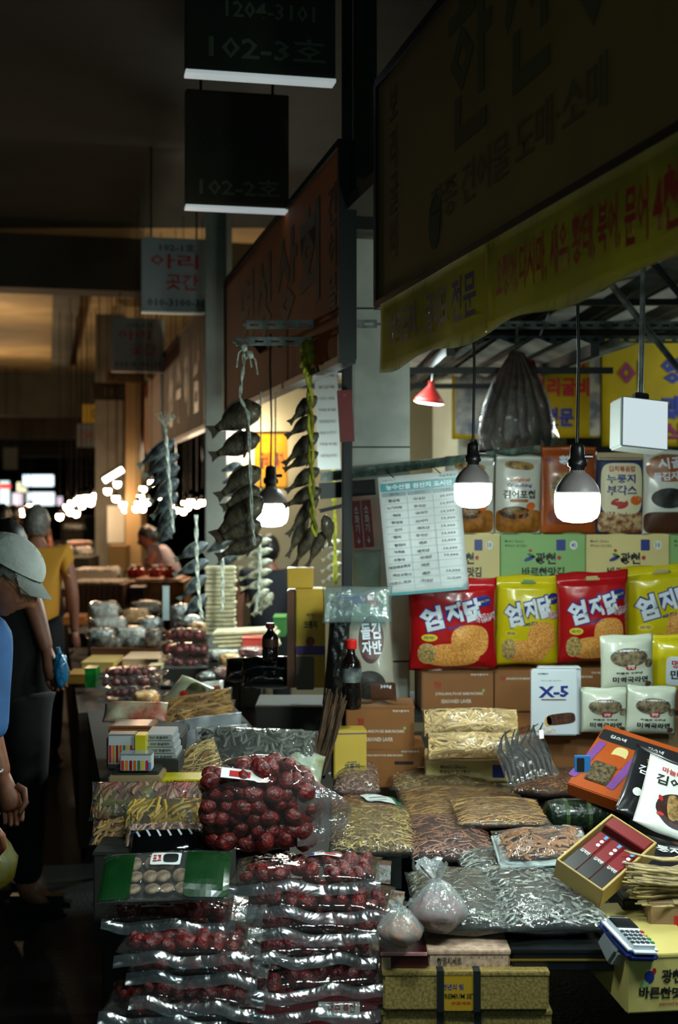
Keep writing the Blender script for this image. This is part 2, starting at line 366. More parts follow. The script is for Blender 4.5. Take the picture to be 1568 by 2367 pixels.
banner('long yellow cloth banner listing dried fish in blue and red letters', .98, 1.72, 3.80, 1.915, 2.115,
       [('보리굴비,', 906, 975, c_bluep), ('굴비포', 990, 1045, c_bluep), ('전문', 1056, 1110, c_bluep), ('오징어,', 1155, 1212, c_redp), ('다시마,', 1214, 1278, c_redp), ('새우,', 1284, 1330, c_redp), ('황태,', 1336, 1392, c_redp), ('북어,', 1396, 1450, c_redp), ('문어', 1458, 1512, c_redp), ('4천', 1522, 1590, c_redp)])
# ------------------------------------------------------------------ projecting number signs
def blade(label, px0, px1, py0, py1, D, mat, lines, edge=True, mtrim=None):
    x0, x1 = PX(px0, D), PX(px1, D); w = x1 - x0; z0 = PZ(py1, D); h = PZ(py0, D) - z0
    t = thing('hanging_sign', label, 'sign', ((x0 + x1) / 2, D, z0), (0, 0, AISLE * .95))
    obj('panel', BX((0, .03, h / 2), (w, .06, h), None, .004), mat, t)
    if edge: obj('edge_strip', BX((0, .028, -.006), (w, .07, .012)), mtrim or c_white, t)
    for s in (-.35, .35): obj('hanger', TUBE([(w * s, .03, h), (w * s, .03, 3.75 - z0)], .006, 6), c_dark, t)
    for body, u, v, tw, th, mm in lines: text(t, body, (u - .5) * w, v * h, tw * w, th * h, mm, -.001, .015)
    return t
dpan = M('dark_sign_face', (44, 50, 38), .7, 0, (3, .15)); dbr = M('brown_sign_face', (62, 54, 36), .7, 0, (3, .15)); ivory = M('ivory_print', (104, 108, 88), .7)
c_strip = M('edge_reflection_glow', (235, 240, 236), .4, emit=((220, 232, 235), .42))  # faint glow stands in for light reflected by the strip
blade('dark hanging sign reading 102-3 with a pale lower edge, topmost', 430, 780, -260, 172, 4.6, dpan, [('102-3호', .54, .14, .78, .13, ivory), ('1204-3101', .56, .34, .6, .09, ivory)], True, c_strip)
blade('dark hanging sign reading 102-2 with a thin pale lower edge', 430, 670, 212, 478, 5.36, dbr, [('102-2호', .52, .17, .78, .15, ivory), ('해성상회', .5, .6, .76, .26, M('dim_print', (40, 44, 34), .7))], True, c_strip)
c_ws = M('white_sign_face', (150, 160, 164), .6, 0, (3, .06)); c_rd = M('brush_red_print', (168, 40, 36), .5); c_gr = M('dark_green_print', (40, 52, 48), .6)
blade('white hanging sign with red brush letters reading 102-1, larger of two', 328, 478, 550, 720, 8.15, c_ws, [('102-1호', .55, .87, .55, .10, c_gr), ('아리', .5, .68, .74, .2, c_rd), ('곳간', .62, .40, .5, .22, c_rd), ('010-3100-30', .54, .12, .9, .1, c_gr)])
blade('white hanging sign with red brush letters, smaller and farther one', 260, 380, 735, 857, 11.1, c_ws, [('102-1호', .55, .87, .5, .10, c_gr), ('아리', .42, .68, .62, .2, c_rd), ('곳간', .6, .40, .5, .22, c_rd), ('010-3100-30', .5, .12, .9, .1, c_gr)])
blade('brown hanging sign reading 101 in pale figures', 213, 330, 885, 925, 13.6, dbr, [('101호', .5, .5, .5, .6, ivory)], False)
blade('ochre hanging sign with dark lettering above the 101 sign', 245, 335, 858, 884, 12.6, M('ochre_sign_face', (120, 96, 50), .7), [('부산어회', .5, .5, .85, .7, c_gr)], False)
blade('yellow framed dark hanging sign below the 101 sign', 192, 262, 935, 978, 18, M('yellow_sign_face', (170, 140, 30), .7), [('수협', .5, .5, .5, .6, c_gr)], False)
blade('small white hanging sign with red marks in the distance', 176, 222, 980, 1034, 24, c_ws, [('건어', .5, .5, .7, .5, c_rd)], False)
blade('dark round-emblem sign at the far left of the hall', 8, 40, 1035, 1085, 22, M('dark_green_face', (20, 34, 30), .7), [], False)
# ------------------------------------------------------------------ lamps
def lamp_bulb(label, px, pyc, D, dia, top_z, group='LED bulbs hung over the near stalls', strength=BULB, col=(236, 255, 246)):
    """hanging LED bulb: cord, socket with a switch, dark housing, lit diffuser"""
    z = PZ(pyc, D); r = dia / 2; k = dia / .12; x = PX(px, D)
    t = thing('hanging_bulb', label, 'lamp', (x, D, z - .035 * k), (0, 0, 0), group)
    ln = top_z - z
    obj('cord', TUBE([(0, 0, .20 * k), (.004, 0, .2 * k + (ln - .2) * .3), (-.003, 0, .2 * k + (ln - .2) * .7), (0, 0, ln)], .0045, 8), c_black, t)
    s = obj('socket', LATHE([(.010 * k, .205 * k), (.017 * k, .20 * k), (.019 * k, .19 * k), (.020 * k, .165 * k), (.026 * k, .16 * k), (.026 * k, .145 * k), (.019 * k, .14 * k), (.021 * k, .115 * k)][::-1], 16), c_black, t, smooth=True)
    obj('switch', TUBE([(.015 * k, 0, .17 * k), (.04 * k, 0, .17 * k)], .006 * k, 8), c_black, s)
    obj('housing', LATHE([(r * .99, .072 * k), (r * .98, .078 * k), (r * .9, .092 * k), (r * .72, .108 * k), (r * .5, .122 * k), (r * .34, .128 * k), (r * .3, .14 * k)], 28), M('bulb_housing', (120, 112, 112), .4), t, smooth=True)
    obj('diffuser', LATHE([(r * .2, -.006 * k), (r * .62, -.002 * k), (r * .86, .008 * k), (r * .97, .022 * k), (r, .04 * k), (r, .071 * k)], 28), glow('lit_diffuser_%d' % strength, col, strength), t, smooth=True)
    return t
lamp_bulb('lit LED bulb on black cord, larger, in front of orange snack pouch', 1335, 1173, 3.4, .119, 2.53)
lamp_bulb('lit LED bulb on black cord beside the price list', 1094, 1145, 4.05, .117, 2.53)
lamp_bulb('lit LED bulb right of the frame over the near counter', 1700, 1200, 2.7, .119, 2.53)
lamp_bulb('lit LED bulb hanging between the two strings of dark fish', 626, 1190, 5.6, .15, 2.3, strength=BULB)
# rectangular white flood lamp on a grey pipe
def flood():
    D = 4.2; t = thing('flood_lamp', 'white square lamp box hanging on a grey pipe', 'lamp', at(1490, 1040, D), (math.radians(-8), math.radians(5), math.radians(14)))
    w, h = .165, .165
    obj('housing', BX((0, .045, h / 2 + .005), (w, .085, h), None, .006), M('lamp_housing_white', (214, 222, 220), .4), t)
    obj('face_frame', BX((0, -.0005, h / 2 + .005), (w * 1.0, .006, h * 1.0), None, .002), M('lamp_frame_grey', (90, 100, 104), .4), t)
    obj('light_face', BX((0, -.005, h / 2 + .005), (w * .95, .004, h * .95)), glow('lit_panel', (222, 240, 244), .82), t)
    obj('pipe', TUBE([(.01, .05, h + .005), (.02, .06, .86)], .009, 10), c_steel, t)
    obj('bracket', BX((.01, .05, h + .02), (.05, .03, .03), None, .004), c_dark, t)
flood()
def heat_lamp(label, px, py, D, w, roll, col):
    t = thing('shaded_lamp', label, 'lamp', at(px, py, D), (math.radians(6), roll, 0), 'red-glowing shaded lamps inside the near stall')
    obj('shade', LATHE([(w / 2, 0), (w * .42, .022), (w * .22, .06), (w * .1, .085), (w * .1, .11)], 20), M('red_shade', (150, 30, 24), .5), t, smooth=True)
    obj('lit_disc', LATHE([(w * .06, -.012), (w * .36, -.010), (w * .48, -.001), (w * .48, .004)], 20), glow('lit_disc', (255, 214, 196), 22), t)
    obj('cord', TUBE([(0, 0, .11), (0, 0, .5)], .004, 6), c_steel, t)
heat_lamp('shaded lamp glowing red near the marble column', 992, 930, 6.6, .16, .12, 1)
heat_lamp('shaded lamp glowing red behind the hanging fish bag', 1214, 866, 6.7, .19, .35, 1)
# distant bulbs over the far stalls
far = [(155,1172),(166,1163),(178,1158),(186,1152),(200,1150),(210,1162),(221,1146),(162,1183),(176,1187),(138,1194),(190,1168),(249,1135),(256,1146),(262,1127),(271,1119),(268,1152),(276,1161),(264,1171),(284,1166),(290,1177),(256,1160),(315,1176),(325,1150),(320,1164),(342,1160),(350,1116),(331,1130),(372,1147),(330,1176),(396,1171),(406,1179),(428,1164),(424,1182),(441,1160),(455,1166),(468,1161),(434,1172),(60,1178),(52,1185),(45,1183),(71,1172)]
fb = None
far.sort()
clus = [('small yellow light low over the far crowd', 0, 100), ('small glowing bulb left of the distant grey pillar', 100, 235), ('small glowing bulb between the distant grey and cream pillars', 235, 300), ('glowing bulb just right of the distant cream pillar', 300, 360), ('glowing bulb behind the frayed rope of grey fish', 360, 500)]
nth = ['leftmost', 'second from left', 'third from left', 'fourth from left', 'fifth from left', 'sixth from left', 'seventh from left', 'eighth from left', 'ninth from left', 'tenth from left', 'eleventh from left', 'twelfth from left', 'thirteenth from left']; cnt = {}
for i, (px, py) in enumerate(far):
    D = 9.5 + R.random() * 2.5 if px > 300 else (13 + R.random() * 3 if px > 130 else 26 + R.random() * 6)
    k = D / 13
    if fb is None:
        fb = thing('distant_bulb', 'x', 'lamp')
        cd = obj('cord', TUBE([(0, 0, .05), (0, 0, 1)], .004, 5), c_black, fb)
        obj('cap', LATHE([(.035, .02), (.02, .045), (.012, .07)], 10), c_black, fb)
        obj('globe', LATHE([(.010, -.036), (.028, -.025), (.036, 0), (.034, .02)], 12), glow('far_bulb_light', (255, 206, 160), 60), fb, smooth=True)
        o = fb
    else: o = dup(fb)
    o.location = at(px, py, D); o.scale = (k, k, k)
    for ch in o.children:
        if ch.name.startswith('cord'): ch.scale = (1, 1, (3.76 - o.location.z) / k)
    lb, _, _ = [c for c in clus if c[1] <= px < c[2]][0]; n = cnt.get(lb, 0); cnt[lb] = n + 1
    o['label'] = lb + ', ' + nth[n]; o['group'] = 'distant bulbs over the far stalls'
t = thing('tube_lamp', 'slanting lit tube lamp above the distant bulbs', 'lamp', at(262, 1098, 13), (0, -.55, .3))
obj('tube', TUBE([(-.11, 0, 0), (.11, 0, 0)], .03, 10), glow('tube_and_fill_light', (255, 240, 214), 8), t); obj('batten', BX((0, 0, .045), (.26, .05, .03), None, .004), c_dark, t)
for i, (x, y, z, p, colr) in enumerate([(ais(-.9, 15.2), 15.2, 2.6, 75, (1, .72, .42)), (ais(-.7, 19.5), 19.5, 2.6, 65, (1, .7, .4)), (ais(-1.2, 26), 26, 2.6, 30, (1, .62, .34)), (ais(1.5, 6.8), 6.8, 1.9, 8, (.95, 1, .92)), (ais(1.3, 8.2), 8.2, 1.9, 36, (1, .9, .72)), (ais(1.3, 10.8), 10.8, 1.9, 48, (1, .8, .55)), (2.6, 6.9, 2.15, 26, (.9, 1, .96))]):
    l = bpy.data.lights.new('stall_lamp_light', 'POINT'); l.energy = p; l.color = colr; l.shadow_soft_size = .12
    o = bpy.data.objects.new('stall_lamp_light', l); C.objects.link(o); o.location = (x, y, z)
# unseen area lights: near counter tube, added fill for second stall and jujube stacks
for (x, y, z, p, sz, sp) in [(1.3, 2.3, 2.1, 24, .5, 180), (.15, 6.5, 2.2, 46, .6, 180), (-.05, 2.35, 1.9, 4.5, .3, 95)]:
    l = bpy.data.lights.new('tube_and_fill_light', 'AREA'); l.shape = 'RECTANGLE'; l.size = sz; l.size_y = .05; l.energy = p; l.color = (.82, 1, .98); l.spread = math.radians(sp)
    o = bpy.data.objects.new('tube_and_fill_light', l); C.objects.link(o); o.location = (x, y, z); o.rotation_euler = (.35 if sp < 180 else 0, 0, 0 if sp < 180 else AISLE + 1.57)
# unseen point lights added behind the camera for seam highlights and front fill
for (x, y, z) in [(-1.3, .3, 1.6), (-.3, -1.0, 1.65), (.9, -1.1, 1.65)]:
    l = bpy.data.lights.new('front_fill_light', 'POINT'); l.energy = 6; l.color = (.85, 1, .97); l.shadow_soft_size = .06
    o = bpy.data.objects.new('front_fill_light', l); C.objects.link(o); o.location = (x, y, z)
# bright shopfront signs at the far end of the hall
for i, (a, b, y0, y1, col, s) in enumerate([(52, 124, 1098, 1124, (220, 240, 255), 2.2), (0, 22, 1112, 1168, (210, 235, 230), 1.8), (22, 52, 1140, 1172, (235, 214, 226), 1.6), (64, 126, 1138, 1168, (225, 235, 240), 1.8), (40, 62, 1115, 1172, (250, 240, 190), 2.0), (122, 144, 1148, 1168, (240, 220, 240), 1.3)]):
    D = 40 + i * .7; w = (b - a) / F * D; h = (y1 - y0) / F * D
    t = thing('shopfront_sign', ['wide white lit shop sign at the far end', 'lit greenish sign at the far left edge', 'lit pinkish panel below the far signs', 'lower wide lit shop sign at the far end', 'upright yellowish lit panel at the far end', 'small lilac lit panel at the far end'][i], 'sign', at((a + b) / 2, y1, D))
    obj('case', BX((0, .1, h / 2), (w + .1, .2, h + .1), None, .02), c_dark, t); obj('lit_face', BX((0, -.02, h / 2), (w, .05, h), None, .01), glow('shop_light_%d' % i, col, s), t)
t = thing('shopfront_sign', 'small red lit sign at the far left edge', 'sign', at(12, 1124, 39)); obj('lit_face', BX((0, 0, 0), (.3, .05, .12), None, .02), glow('shop_red', (255, 60, 50), 3), t); obj('case', BX((0, .06, 0), (.34, .08, .16), None, .02), c_dark, t)
# ------------------------------------------------------------------ the display counter
ZT = .52
def DT(py, z=ZT): return (EYE - z) * F / (py - HY)
def on(px, py, z=ZT): D = DT(py, z); return Vector((PX(px, D), D, z))
t = thing('display_table', 'long dark display table carrying the packs of dried seafood', 'table', (1.25, 4.1, 0))
c_tt = M('table_cloth_dark', (24, 24, 22), .8, 0, (5, .2))
obj('tabletop', BX((.12, -.06, ZT - .018), (2.3, 1.64, .03)), c_tt, t)
for sx_, sy_ in ((-1, -.8), (1.2, -.8), (-1, .7), (1.2, .7)): obj('leg', TUBE([(sx_, sy_, 0), (sx_, sy_, ZT - .04)], .02, 8), c_dark, t)
t = thing('display_table', 'low table under the stacked jujube bags at the front corner', 'table', (-.12, 3.1, 0), (0, 0, AISLE * .4))
obj('tabletop', BX((-.02, .03, .325), (.72, .74, .03)), M('low_table_top', (70, 66, 50), .7), t)
for sx_, sy_ in ((-.3, -.25), (.3, -.25), (-.3, .34), (.3, .34)): obj('leg', TUBE([(sx_, sy_, 0), (sx_, sy_, .31)], .018, 8), c_dark, t)
t = thing('display_table', 'narrow table along the aisle holding boxes and dried fish', 'table', (ais(.47, 4.75), 4.75, 0), (0, 0, AISLE))
obj('tabletop', BX((0, -.02, .665), (.6, 1.3, .03)), c_tt, t); obj('apron', BX((-.29, -.02, .45), (.012, 1.28, .40)), c_darkboard, t); obj('front_board', BX((0, -.66, .45), (.6, .012, .40)), c_darkboard, t)
for sx_, sy_ in ((-.26, -.6), (.26, -.6), (-.26, .6), (.26, .6)): obj('leg', TUBE([(sx_, sy_, 0), (sx_, sy_, .65)], .018, 8), c_dark, t)
def carton(label, px0, py0, px1, py1, D, depth, mat, name='carton', cat='box', group=None, yaw=0, roll=0, flap=True, z=None, tape=None):
    w = (px1 - px0) / F * D; h = (py1 - py0) / F * D
    t = thing(name, label, cat, ((PX(px0, D) + PX(px1, D)) / 2, D, PZ(py1, D) if z is None else z), (0, roll, yaw), group)
    obj('carton_body', BX((0, depth / 2, h / 2), (w, depth, h), None, min(.004, w * .03)), mat, t)
    if flap:
        obj('lid', BX((0, depth / 2, h - .004), (w + .003, depth + .003, .010), None, .002), mat, t)
    t['w'] = w; t['h'] = h
    return t, w, h
def TT(t, w, h, body, u, v, tw, th, mat, bold=.015, surf=None, rot=0, y=-.0014, vertical=False): return text(t, body, (u - .5) * w, v * h, tw * w, th * h, mat, y, bold, surf, rot, vertical=vertical)
def PP(t, w, h, u, v, pw, ph, mat, p=20, surf=None, rot=0, y=-.0009, n=8): return patch(t, (u - .5) * w, v * h, pw * w, ph * h, mat, y, surf, rot, p, 'print', n, n)
# --- front row of boxes under the packs
c_gold = M('gold_speckled_board', (158, 134, 74), .5, .1, (150, .3)); c_goldy = M('gold_yellow_print', (170, 132, 28), .45)
t, w, h = carton('gold speckled gift box reading PREMIUM SET between two dark bands', 886, 2247, 1270, 2336, 2.90, .30, c_gold, 'gift_box')
PP(t, w, h, .455, .5, .2, 1.0, c_goldy); TT(t, w, h, '천년의 빛', .42, .62, .13, .16, c_bluep); TT(t, w, h, 'PREMIUM SET', .455, .38, .2, .13, c_blackp); TT(t, w, h, '선물세트', .47, .2, .12, .08, c_redp)
for u in (.345, .565): obj('band', BX(((u - .5) * w, .15, h / 2), (.016, .306, h + .006), None, .001), c_dark, t)
t, w, h = carton('lower gold speckled gift box at the bottom edge, below the PREMIUM SET box', 882, 2338, 1276, 2440, 2.91, .30, c_gold, 'gift_box')
for u in (.345, .565): obj('band', BX(((u - .5) * w, .15, h / 2), (.016, .306, h + .004), None, .001), c_dark, t)
t, w, h = carton('dark carton under the gold gift boxes', 880, 2443, 1290, 2650, 2.92, .3, c_darkboard)
t, w, h = carton('pink patterned long box at the front edge under the small anchovies', 990, 2198, 1180, 2245, 2.93, .24, M('pink_pattern_board', (196, 164, 140), .55, 0, (70, .2)), 'gift_box')
TT(t, w, h, '참멸치세트', .26, .5, .3, .4, c_blackp)
for k in range(11): PP(t, w, h, .48 + k * .047, .5 + (.22 if k % 2 else -.22), .018, .14, M('dot_print', (150, 110, 90), .6), 2, n=4)
t, w, h = carton('dark red box with a glossy edge left of the pink patterned box', 880, 2205, 988, 2246, 2.92, .2, M('dark_red_box', (60, 14, 18), .3, coat=.5), 'gift_box')
PP(t, w, h, .12, .5, .2, .96, M('beige_print', (180, 150, 120), .5)); obj('edge', BX((.0, .0, h), (w, .006, .006)), M('pink_edge', (220, 150, 150), .3), t)
t, w, h = carton('long black box with a gold line under the large anchovies', 1184, 2196, 1424, 2246, 2.93, .26, M('black_box', (18, 20, 22), .35), 'gift_box')
obj('gold_line', BX((-.01, -.001, h * .55), (w * .96, .003, .004)), M('gold_line', (170, 136, 50), .3, .6), t)
# --- yellow crate and card terminal
t, w, h = carton('yellow printed carton with brush lettering under the card terminal', 1446, 2205, 1640, 2340, 2.86, .36, M('crate_yellow', (206, 188, 110), .55, 0, (4, .06)), yaw=.12)
TT(t, w, h, '광천', .56, .62, .26, .24, c_blackp, .03); TT(t, w, h, '바른찬맛김', .48, .34, .66, .2, c_blackp, .03, rot=-.05); PP(t, w, h, .28, .62, .12, .22, c_bluep, 2); PP(t, w, h, .34, .72, .05, .1, c_redp, 2); PP(t, w, h, .22, .5, .1, .12, c_green, 2)
TT(t, w, h, 'seasoned laver', .55, .16, .3, .06, c_redp)
def terminal():
    mw, w, h = pose((1463, 2186, 2.80), (1535, 2188, 2.83), (1410, 2122, 2.905))
    t = thing('card_terminal', 'white and navy card payment terminal with grey keypad on the yellow carton', 'card reader', mw=mw)
    H = .135; Wd = .078
    bm = bmesh.new(); bx(bm, Vector((0, .018, H / 2)), (Wd, .026, H), None, .011); obj('shell', bm, M('terminal_white', (226, 232, 238), .3, coat=.3), t, smooth=False)
    obj('lower_shell', BX((0, .030, H / 2), (Wd + .004, .022, H + .004), None, .009), M('terminal_navy', (28, 44, 110), .35), t)
    obj('screen', BX((0, .0045, H * .74), (Wd * .74, .004, H * .3), None, .0015), M('terminal_screen', (14, 20, 24), .15, coat=.6), t)
    km = [M('key_dark', (52, 60, 68), .5), M('key_red', (170, 50, 40), .5), M('key_yellow', (200, 170, 50), .5), M('key_green', (60, 130, 70), .5)]
    for r in range(4):
        for c in range(5):
            mi = 0 if c < 4 else min(r + 1, 3)
            obj('key', BX(((c - 2) * Wd * .165, .0035, H * (.47 - r * .105)), (Wd * .12, .004, H * .062), None, .001), km[mi], t)
    obj('stand', BX((-.01, .055, H * .62), (Wd * .8, .05, H * .5), Euler((.35, 0, 0)), .008), M('terminal_grey', (150, 156, 160), .4), t)
    obj('paper_slot', BX((0, .005, H * .93), (Wd * .5, .003, .003)), c_dark, t)
terminal()
t, w, h = carton('plain brown carton at the right edge behind the card terminal', 1502, 2090, 1660, 2212, 3.05, .3, c_board, yaw=-.1)
PP(t, w, h, .42, .6, .12, .35, c_redp); obj('tape', BX((0, .15, h + .0015), (.045, .31, .002)), M('tape', (170, 150, 110), .3), t)
# --- flat packs on the counter
def flatpack(label, px0, px1, py_f, py_b, t_, seed, cmat, core, n, L, r, fish=False, z=ZT, yaw=0, name='seafood_pack', group=None, tag=None, curl=.3, flm=None, align=None, pitch=0, roll=0, fill=.9, px_b=None, lo=.25):
    Df, Db = DT(py_f, z), DT(py_b, z); w = (px1 - px0) / F * (Df * .6 + Db * .4); h = Db - Df
    t = thing(name, label, 'food pack', ((PX(px0, Df) + PX(px1, Df)) / 2, Df, z + t_ / 2 + .003), (-PI / 2 + pitch, roll, yaw), group)
    P = Pouch(w, h, t_, seed, .004, .03, .03)
    obj('wrapper', P.mesh(30, 34), flm or FILM_C, t, smooth=True)
    shreds(P, n, L, r, cmat, t, curl, fish, core=core, align=align, seed=seed, fill=fill, lo=lo)
    if tag:
        u, v, tw, th, rot = tag; g = M('tag_green', (40, 110, 80), .5)
        X, Z = (u - .5) * w, v * h
        patch(t, X, Z, tw, th, c_white, -.0035, P.y, rot, 20, 'price_tag', 6, 6); patch(t, X + tw * .55, Z + math.sin(rot) * tw * .55, tw * .3, th * 1.02, g, -.0042, P.y, rot, 20, 'price_tag_end', 4, 4)
        for q in range(3): patch(t, X - tw * .05, Z + (q - 1) * th * .24, tw * .62, th * .05, M('tag_print', (90, 110, 110), .6), -.0044, P.y, rot, 20, 'print', 5, 2)
    return t, P
m_anch = M('silver_anchovy', (150, 156, 150), .38, .25, None, None, 0, None, None, None, .4); m_anchc = M('anchovy_heap', (64, 70, 66), .6, 0, (60, .6))
m_anchs = M('small_anchovy', (128, 136, 122), .42, .15, None, None, 0, None, None, None, .4)
m_brn = M('brown_shreds', (196, 148, 80), .6, 0, None, None, 0, None, None, None, .3); m_brnc = M('brown_shred_heap', (150, 106, 54), .7, 0, (70, .4))
m_tan = M('tan_flakes', (212, 182, 112), .6, 0, None, None, 0, None, None, None, .3); m_tanc = M('tan_heap', (160, 130, 72), .7, 0, (80, .5))
m_red = M('reddish_squid_strips', (168, 110, 88), .5, 0, None, None, 0, None, None, None, .3); m_redc = M('reddish_heap', (88, 46, 36), .7, 0, (60, .5))
m_org = M('orange_dried_shrimp', (196, 126, 60), .5, 0, None, None, 0, None, None, None, .3); m_orgc = M('orange_heap', (130, 76, 34), .7, 0, (80, .5))
m_pnk = M('pink_tiny_shrimp', (204, 166, 146), .55, 0, None, None, 0, None, None, None, .25); m_pnkc = M('pink_heap', (140, 100, 84), .7, 0, (90, .5))
flatpack('clear pack of small pale anchovies at the front edge, left one of two', 965, 1195, 2192, 2052, .075, 3, m_anchs, m_anchc, 750, .022, .0024, True, tag=None)
flatpack('clear pack of large silver anchovies at the front edge, right of the smaller ones', 1180, 1425, 2196, 2050, .085, 4, m_anch, m_anchc, 620, .036, .0042, True, yaw=.1)
flatpack('clear pack of large silver anchovies farther back, behind the front anchovy packs', 1075, 1300, 2065, 2005, .07, 5, m_anch, m_anchc, 380, .036, .004, True, yaw=.05)
flatpack('clear pack of reddish dried strips in the middle of the counter', 955, 1155, 2022, 1922, .075, 6, m_red, m_redc, 420, .045, .0028)
flatpack('crinkled clear pack of pale brown shreds left of the reddish strips', 765, 965, 2012, 1902, .085, 7, m_tan, m_tanc, 520, .03, .002)
flatpack('large flat pack of fine brown shredded squid in the counter centre', 935, 1240, 1925, 1838, .06, 8, m_brn, m_brnc, 620, .05, .0018, align=.3)
flatpack('flat pack of brown shredded squid overlapping at the right', 1060, 1278, 1932, 1868, .05, 9, m_brn, m_brnc, 360, .05, .0018, z=.575, align=.2)
flatpack('flat pack of golden flakes with a white and green price tag at the back', 905, 1160, 1852, 1800, .07, 10, m_tan, m_tanc, 480, .014, .0022, tag=(.42, .66, .12, .09, .1))
flatpack('pack of tiny pink shrimp with a white and green price tag by the yellow box', 770, 880, 1872, 1812, .11, 11, m_pnk, m_pnkc, 520, .011, .0022, tag=(.25, .55, .09, .16, .15), fill=.94)
flatpack('pack of orange almond slices with a price tag left of the brown shreds', 762, 925, 1915, 1868, .055, 12, m_org, m_orgc, 360, .014, .0035, tag=(.72, .6, .1, .1, .35))
flatpack('pack of orange dried shrimp at the right back of the counter', 1185, 1372, 1868, 1802, .085, 13, m_org, m_orgc, 620, .014, .0024, yaw=-.1)
# white backed pack of brown strips on a black octagonal tray
t = thing('gift_tray', 'black octagonal tray with a gold rim under the white backed pack', 'tray', on(1240, 2040) + Vector((0, 0, 0)), (0, 0, .05))
for nm, r0, z0, z1, mm in (('tray_body', .2, 0, .045, M('tray_black', (16, 17, 18), .3)), ('gold_rim', .203, .045, .050, M('gold_line', (170, 136, 50), .3, .6)), ('tray_well', .19, .050, .052, M('tray_black', (16, 17, 18), .3))):
    b = LATHE([(r0, z0), (r0, z1)], 8); bmesh.ops.scale(b, verts=b.verts, vec=(1, .72, 1)); bmesh.ops.translate(b, verts=b.verts, vec=(0, .14, 0)); obj(nm, b, mm, t)
mw, w, h = pose((1165, 1998, 3.34), (1372, 1985, 3.34), (1130, 1915, 3.56))
t = thing('seafood_pack', 'white backed pack of curly brown dried strips on the black tray', 'food pack', mw=mw)
P = Pouch(.25, .20, .05, 21, .004, .03, .05); b = P.mesh(24, 24); obj('backing', BX((0, .012, .1), (.25, .004, .2), None, .002), M('white_film_backing', (206, 222, 222), .35), t); obj('wrapper', b, FILM_C, t, smooth=True)
shreds(P, 190, .05, .0055, M('brown_strips', (150, 104, 68), .5, 0, None, None, 0, (90, 52, 36), None, None, .35), t, .8, fill=.74, seed=21, core=m_redc)
# dark green seaweed roll
t = thing('seaweed_roll', 'dark green rolled seaweed in glossy film beside the orange shrimp', 'food pack', on(1355, 1925) + Vector((0, 0, .055)), (0, 0, .12))
bm = bmesh.new()
b = LATHE([(.002, -.13), (.035, -.128), (.046, -.118), (.05, -.09), (.051, 0), (.05, .09), (.046, .118), (.035, .128), (.002, .13)], 24)
for v in b.verts: v.co *= 1 + .05 * noise.noise(v.co * 40)
bmesh.ops.rotate(b, verts=b.verts, matrix=Matrix.Rotation(PI / 2, 3, 'Y')); obj('roll', b, M('seaweed_green', (26, 44, 24), .3, 0, (40, .5), (60, .6), .4), t, smooth=True)
for x in (-.07, 0, .07): obj('band', TUBE([(x - .006, 0, 0), (x + .006, 0, 0)], .0525, 20), M('band_green', (60, 80, 44), .35, coat=.4), t)
# open gift box with three red packs
mw, w, h = pose((1305, 2008, 3.12), (1372, 2054, 3.07), (1420, 1862, 3.32))
w = .118; h = .232
t = thing('gift_box', 'tilted open beige gift box with three red and black packs', 'box', mw=mw)
c_be = M('beige_board', (188, 158, 92), .55, 0, (6, .08)); c_mar = M('maroon_print', (118, 24, 28), .45)
obj('tray_base', BX((0, .04, h / 2), (w + .016, .006, h)), c_be, t)
for s in (-1, 1): obj('side', BX((s * (w / 2 + .006), .015, h / 2), (.006, .056, h), None, .001), c_be, t)
for z in (.002, h - .002): obj('end', BX((0, .015, z), (w + .016, .056, .005), None, .001), c_be, t)
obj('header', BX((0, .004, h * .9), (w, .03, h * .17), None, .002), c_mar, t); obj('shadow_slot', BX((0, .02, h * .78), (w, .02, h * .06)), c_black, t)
for k in range(3):
    q = obj('pack', BX(((k - 1) * w * .33, .012, h * .38), (w * .32, .03, h * .72), None, .004), M('pack_red', (120, 22, 28), .35, coat=.3), t)
    patch(q, (k - 1) * w * .33, h * .2, w * .31, h * .35, M('pack_black', (10, 8, 8), .4), -.0035, name='print', nx=2, nz=2)
    patch(q, (k - 1) * w * .33 + .008, h * .68, w * .07, h * .06, M('tag_blue', (90, 140, 200), .4), -.0045, name='print', nx=2, nz=2)
    for zz in (.6, .53): patch(q, (k - 1) * w * .33 + .008, h * zz, w * .08, h * .05, c_white, -.0045, p=2, name='print', nx=6, nz=6)
    text(q, '김자반', (k - 1) * w * .33, h * .35, w * .22, h * .05, c_white, -.0045, .02)
patch(t, w / 2 + .009, h * .5, .004, .03, c_dark, -.012, name='print', nx=2, nz=2)
# bundle of beige roots
t = thing('root_bundle', 'bundle of thin beige dried roots tied with a white band, lying at the right edge', 'dried roots', at(1560, 2075, 3.12), (0, 0, .1))
rg = random.Random(3)
for k in range(90):
    y, z = rg.gauss(0, .03), rg.gauss(.045, .026); z = max(z, .004); l0 = -.11 + rg.gauss(0, .01); pts = []
    for q in range(7):
        x = l0 + q * .04; f = .75 + .25 * abs(x) / .12
        pts.append((x, y * f + rg.gauss(0, .002), z * f + rg.gauss(0, .002) + .0))
    o = obj('root', TUBE(pts, [.0022, .0034, .004, .004, .0044, .0042, .003], 5), M('root_beige', (190, 168, 118), .7, 0, (30, .3)), t, smooth=True)
b = LATHE([(.062, -.013), (.064, 0), (.062, .013)], 24, cap=False); bmesh.ops.rotate(b, verts=b.verts, matrix=Matrix.Rotation(PI / 2, 3, 'Y')); bmesh.ops.translate(b, verts=b.verts, vec=(.07, 0, .045)); obj('band', b, c_white, t, smooth=True)
t, w, h = carton('dark open carton under the root bundle at the right edge', 1440, 2078, 1640, 2160, 3.16, .3, c_darkboard, flap=False)
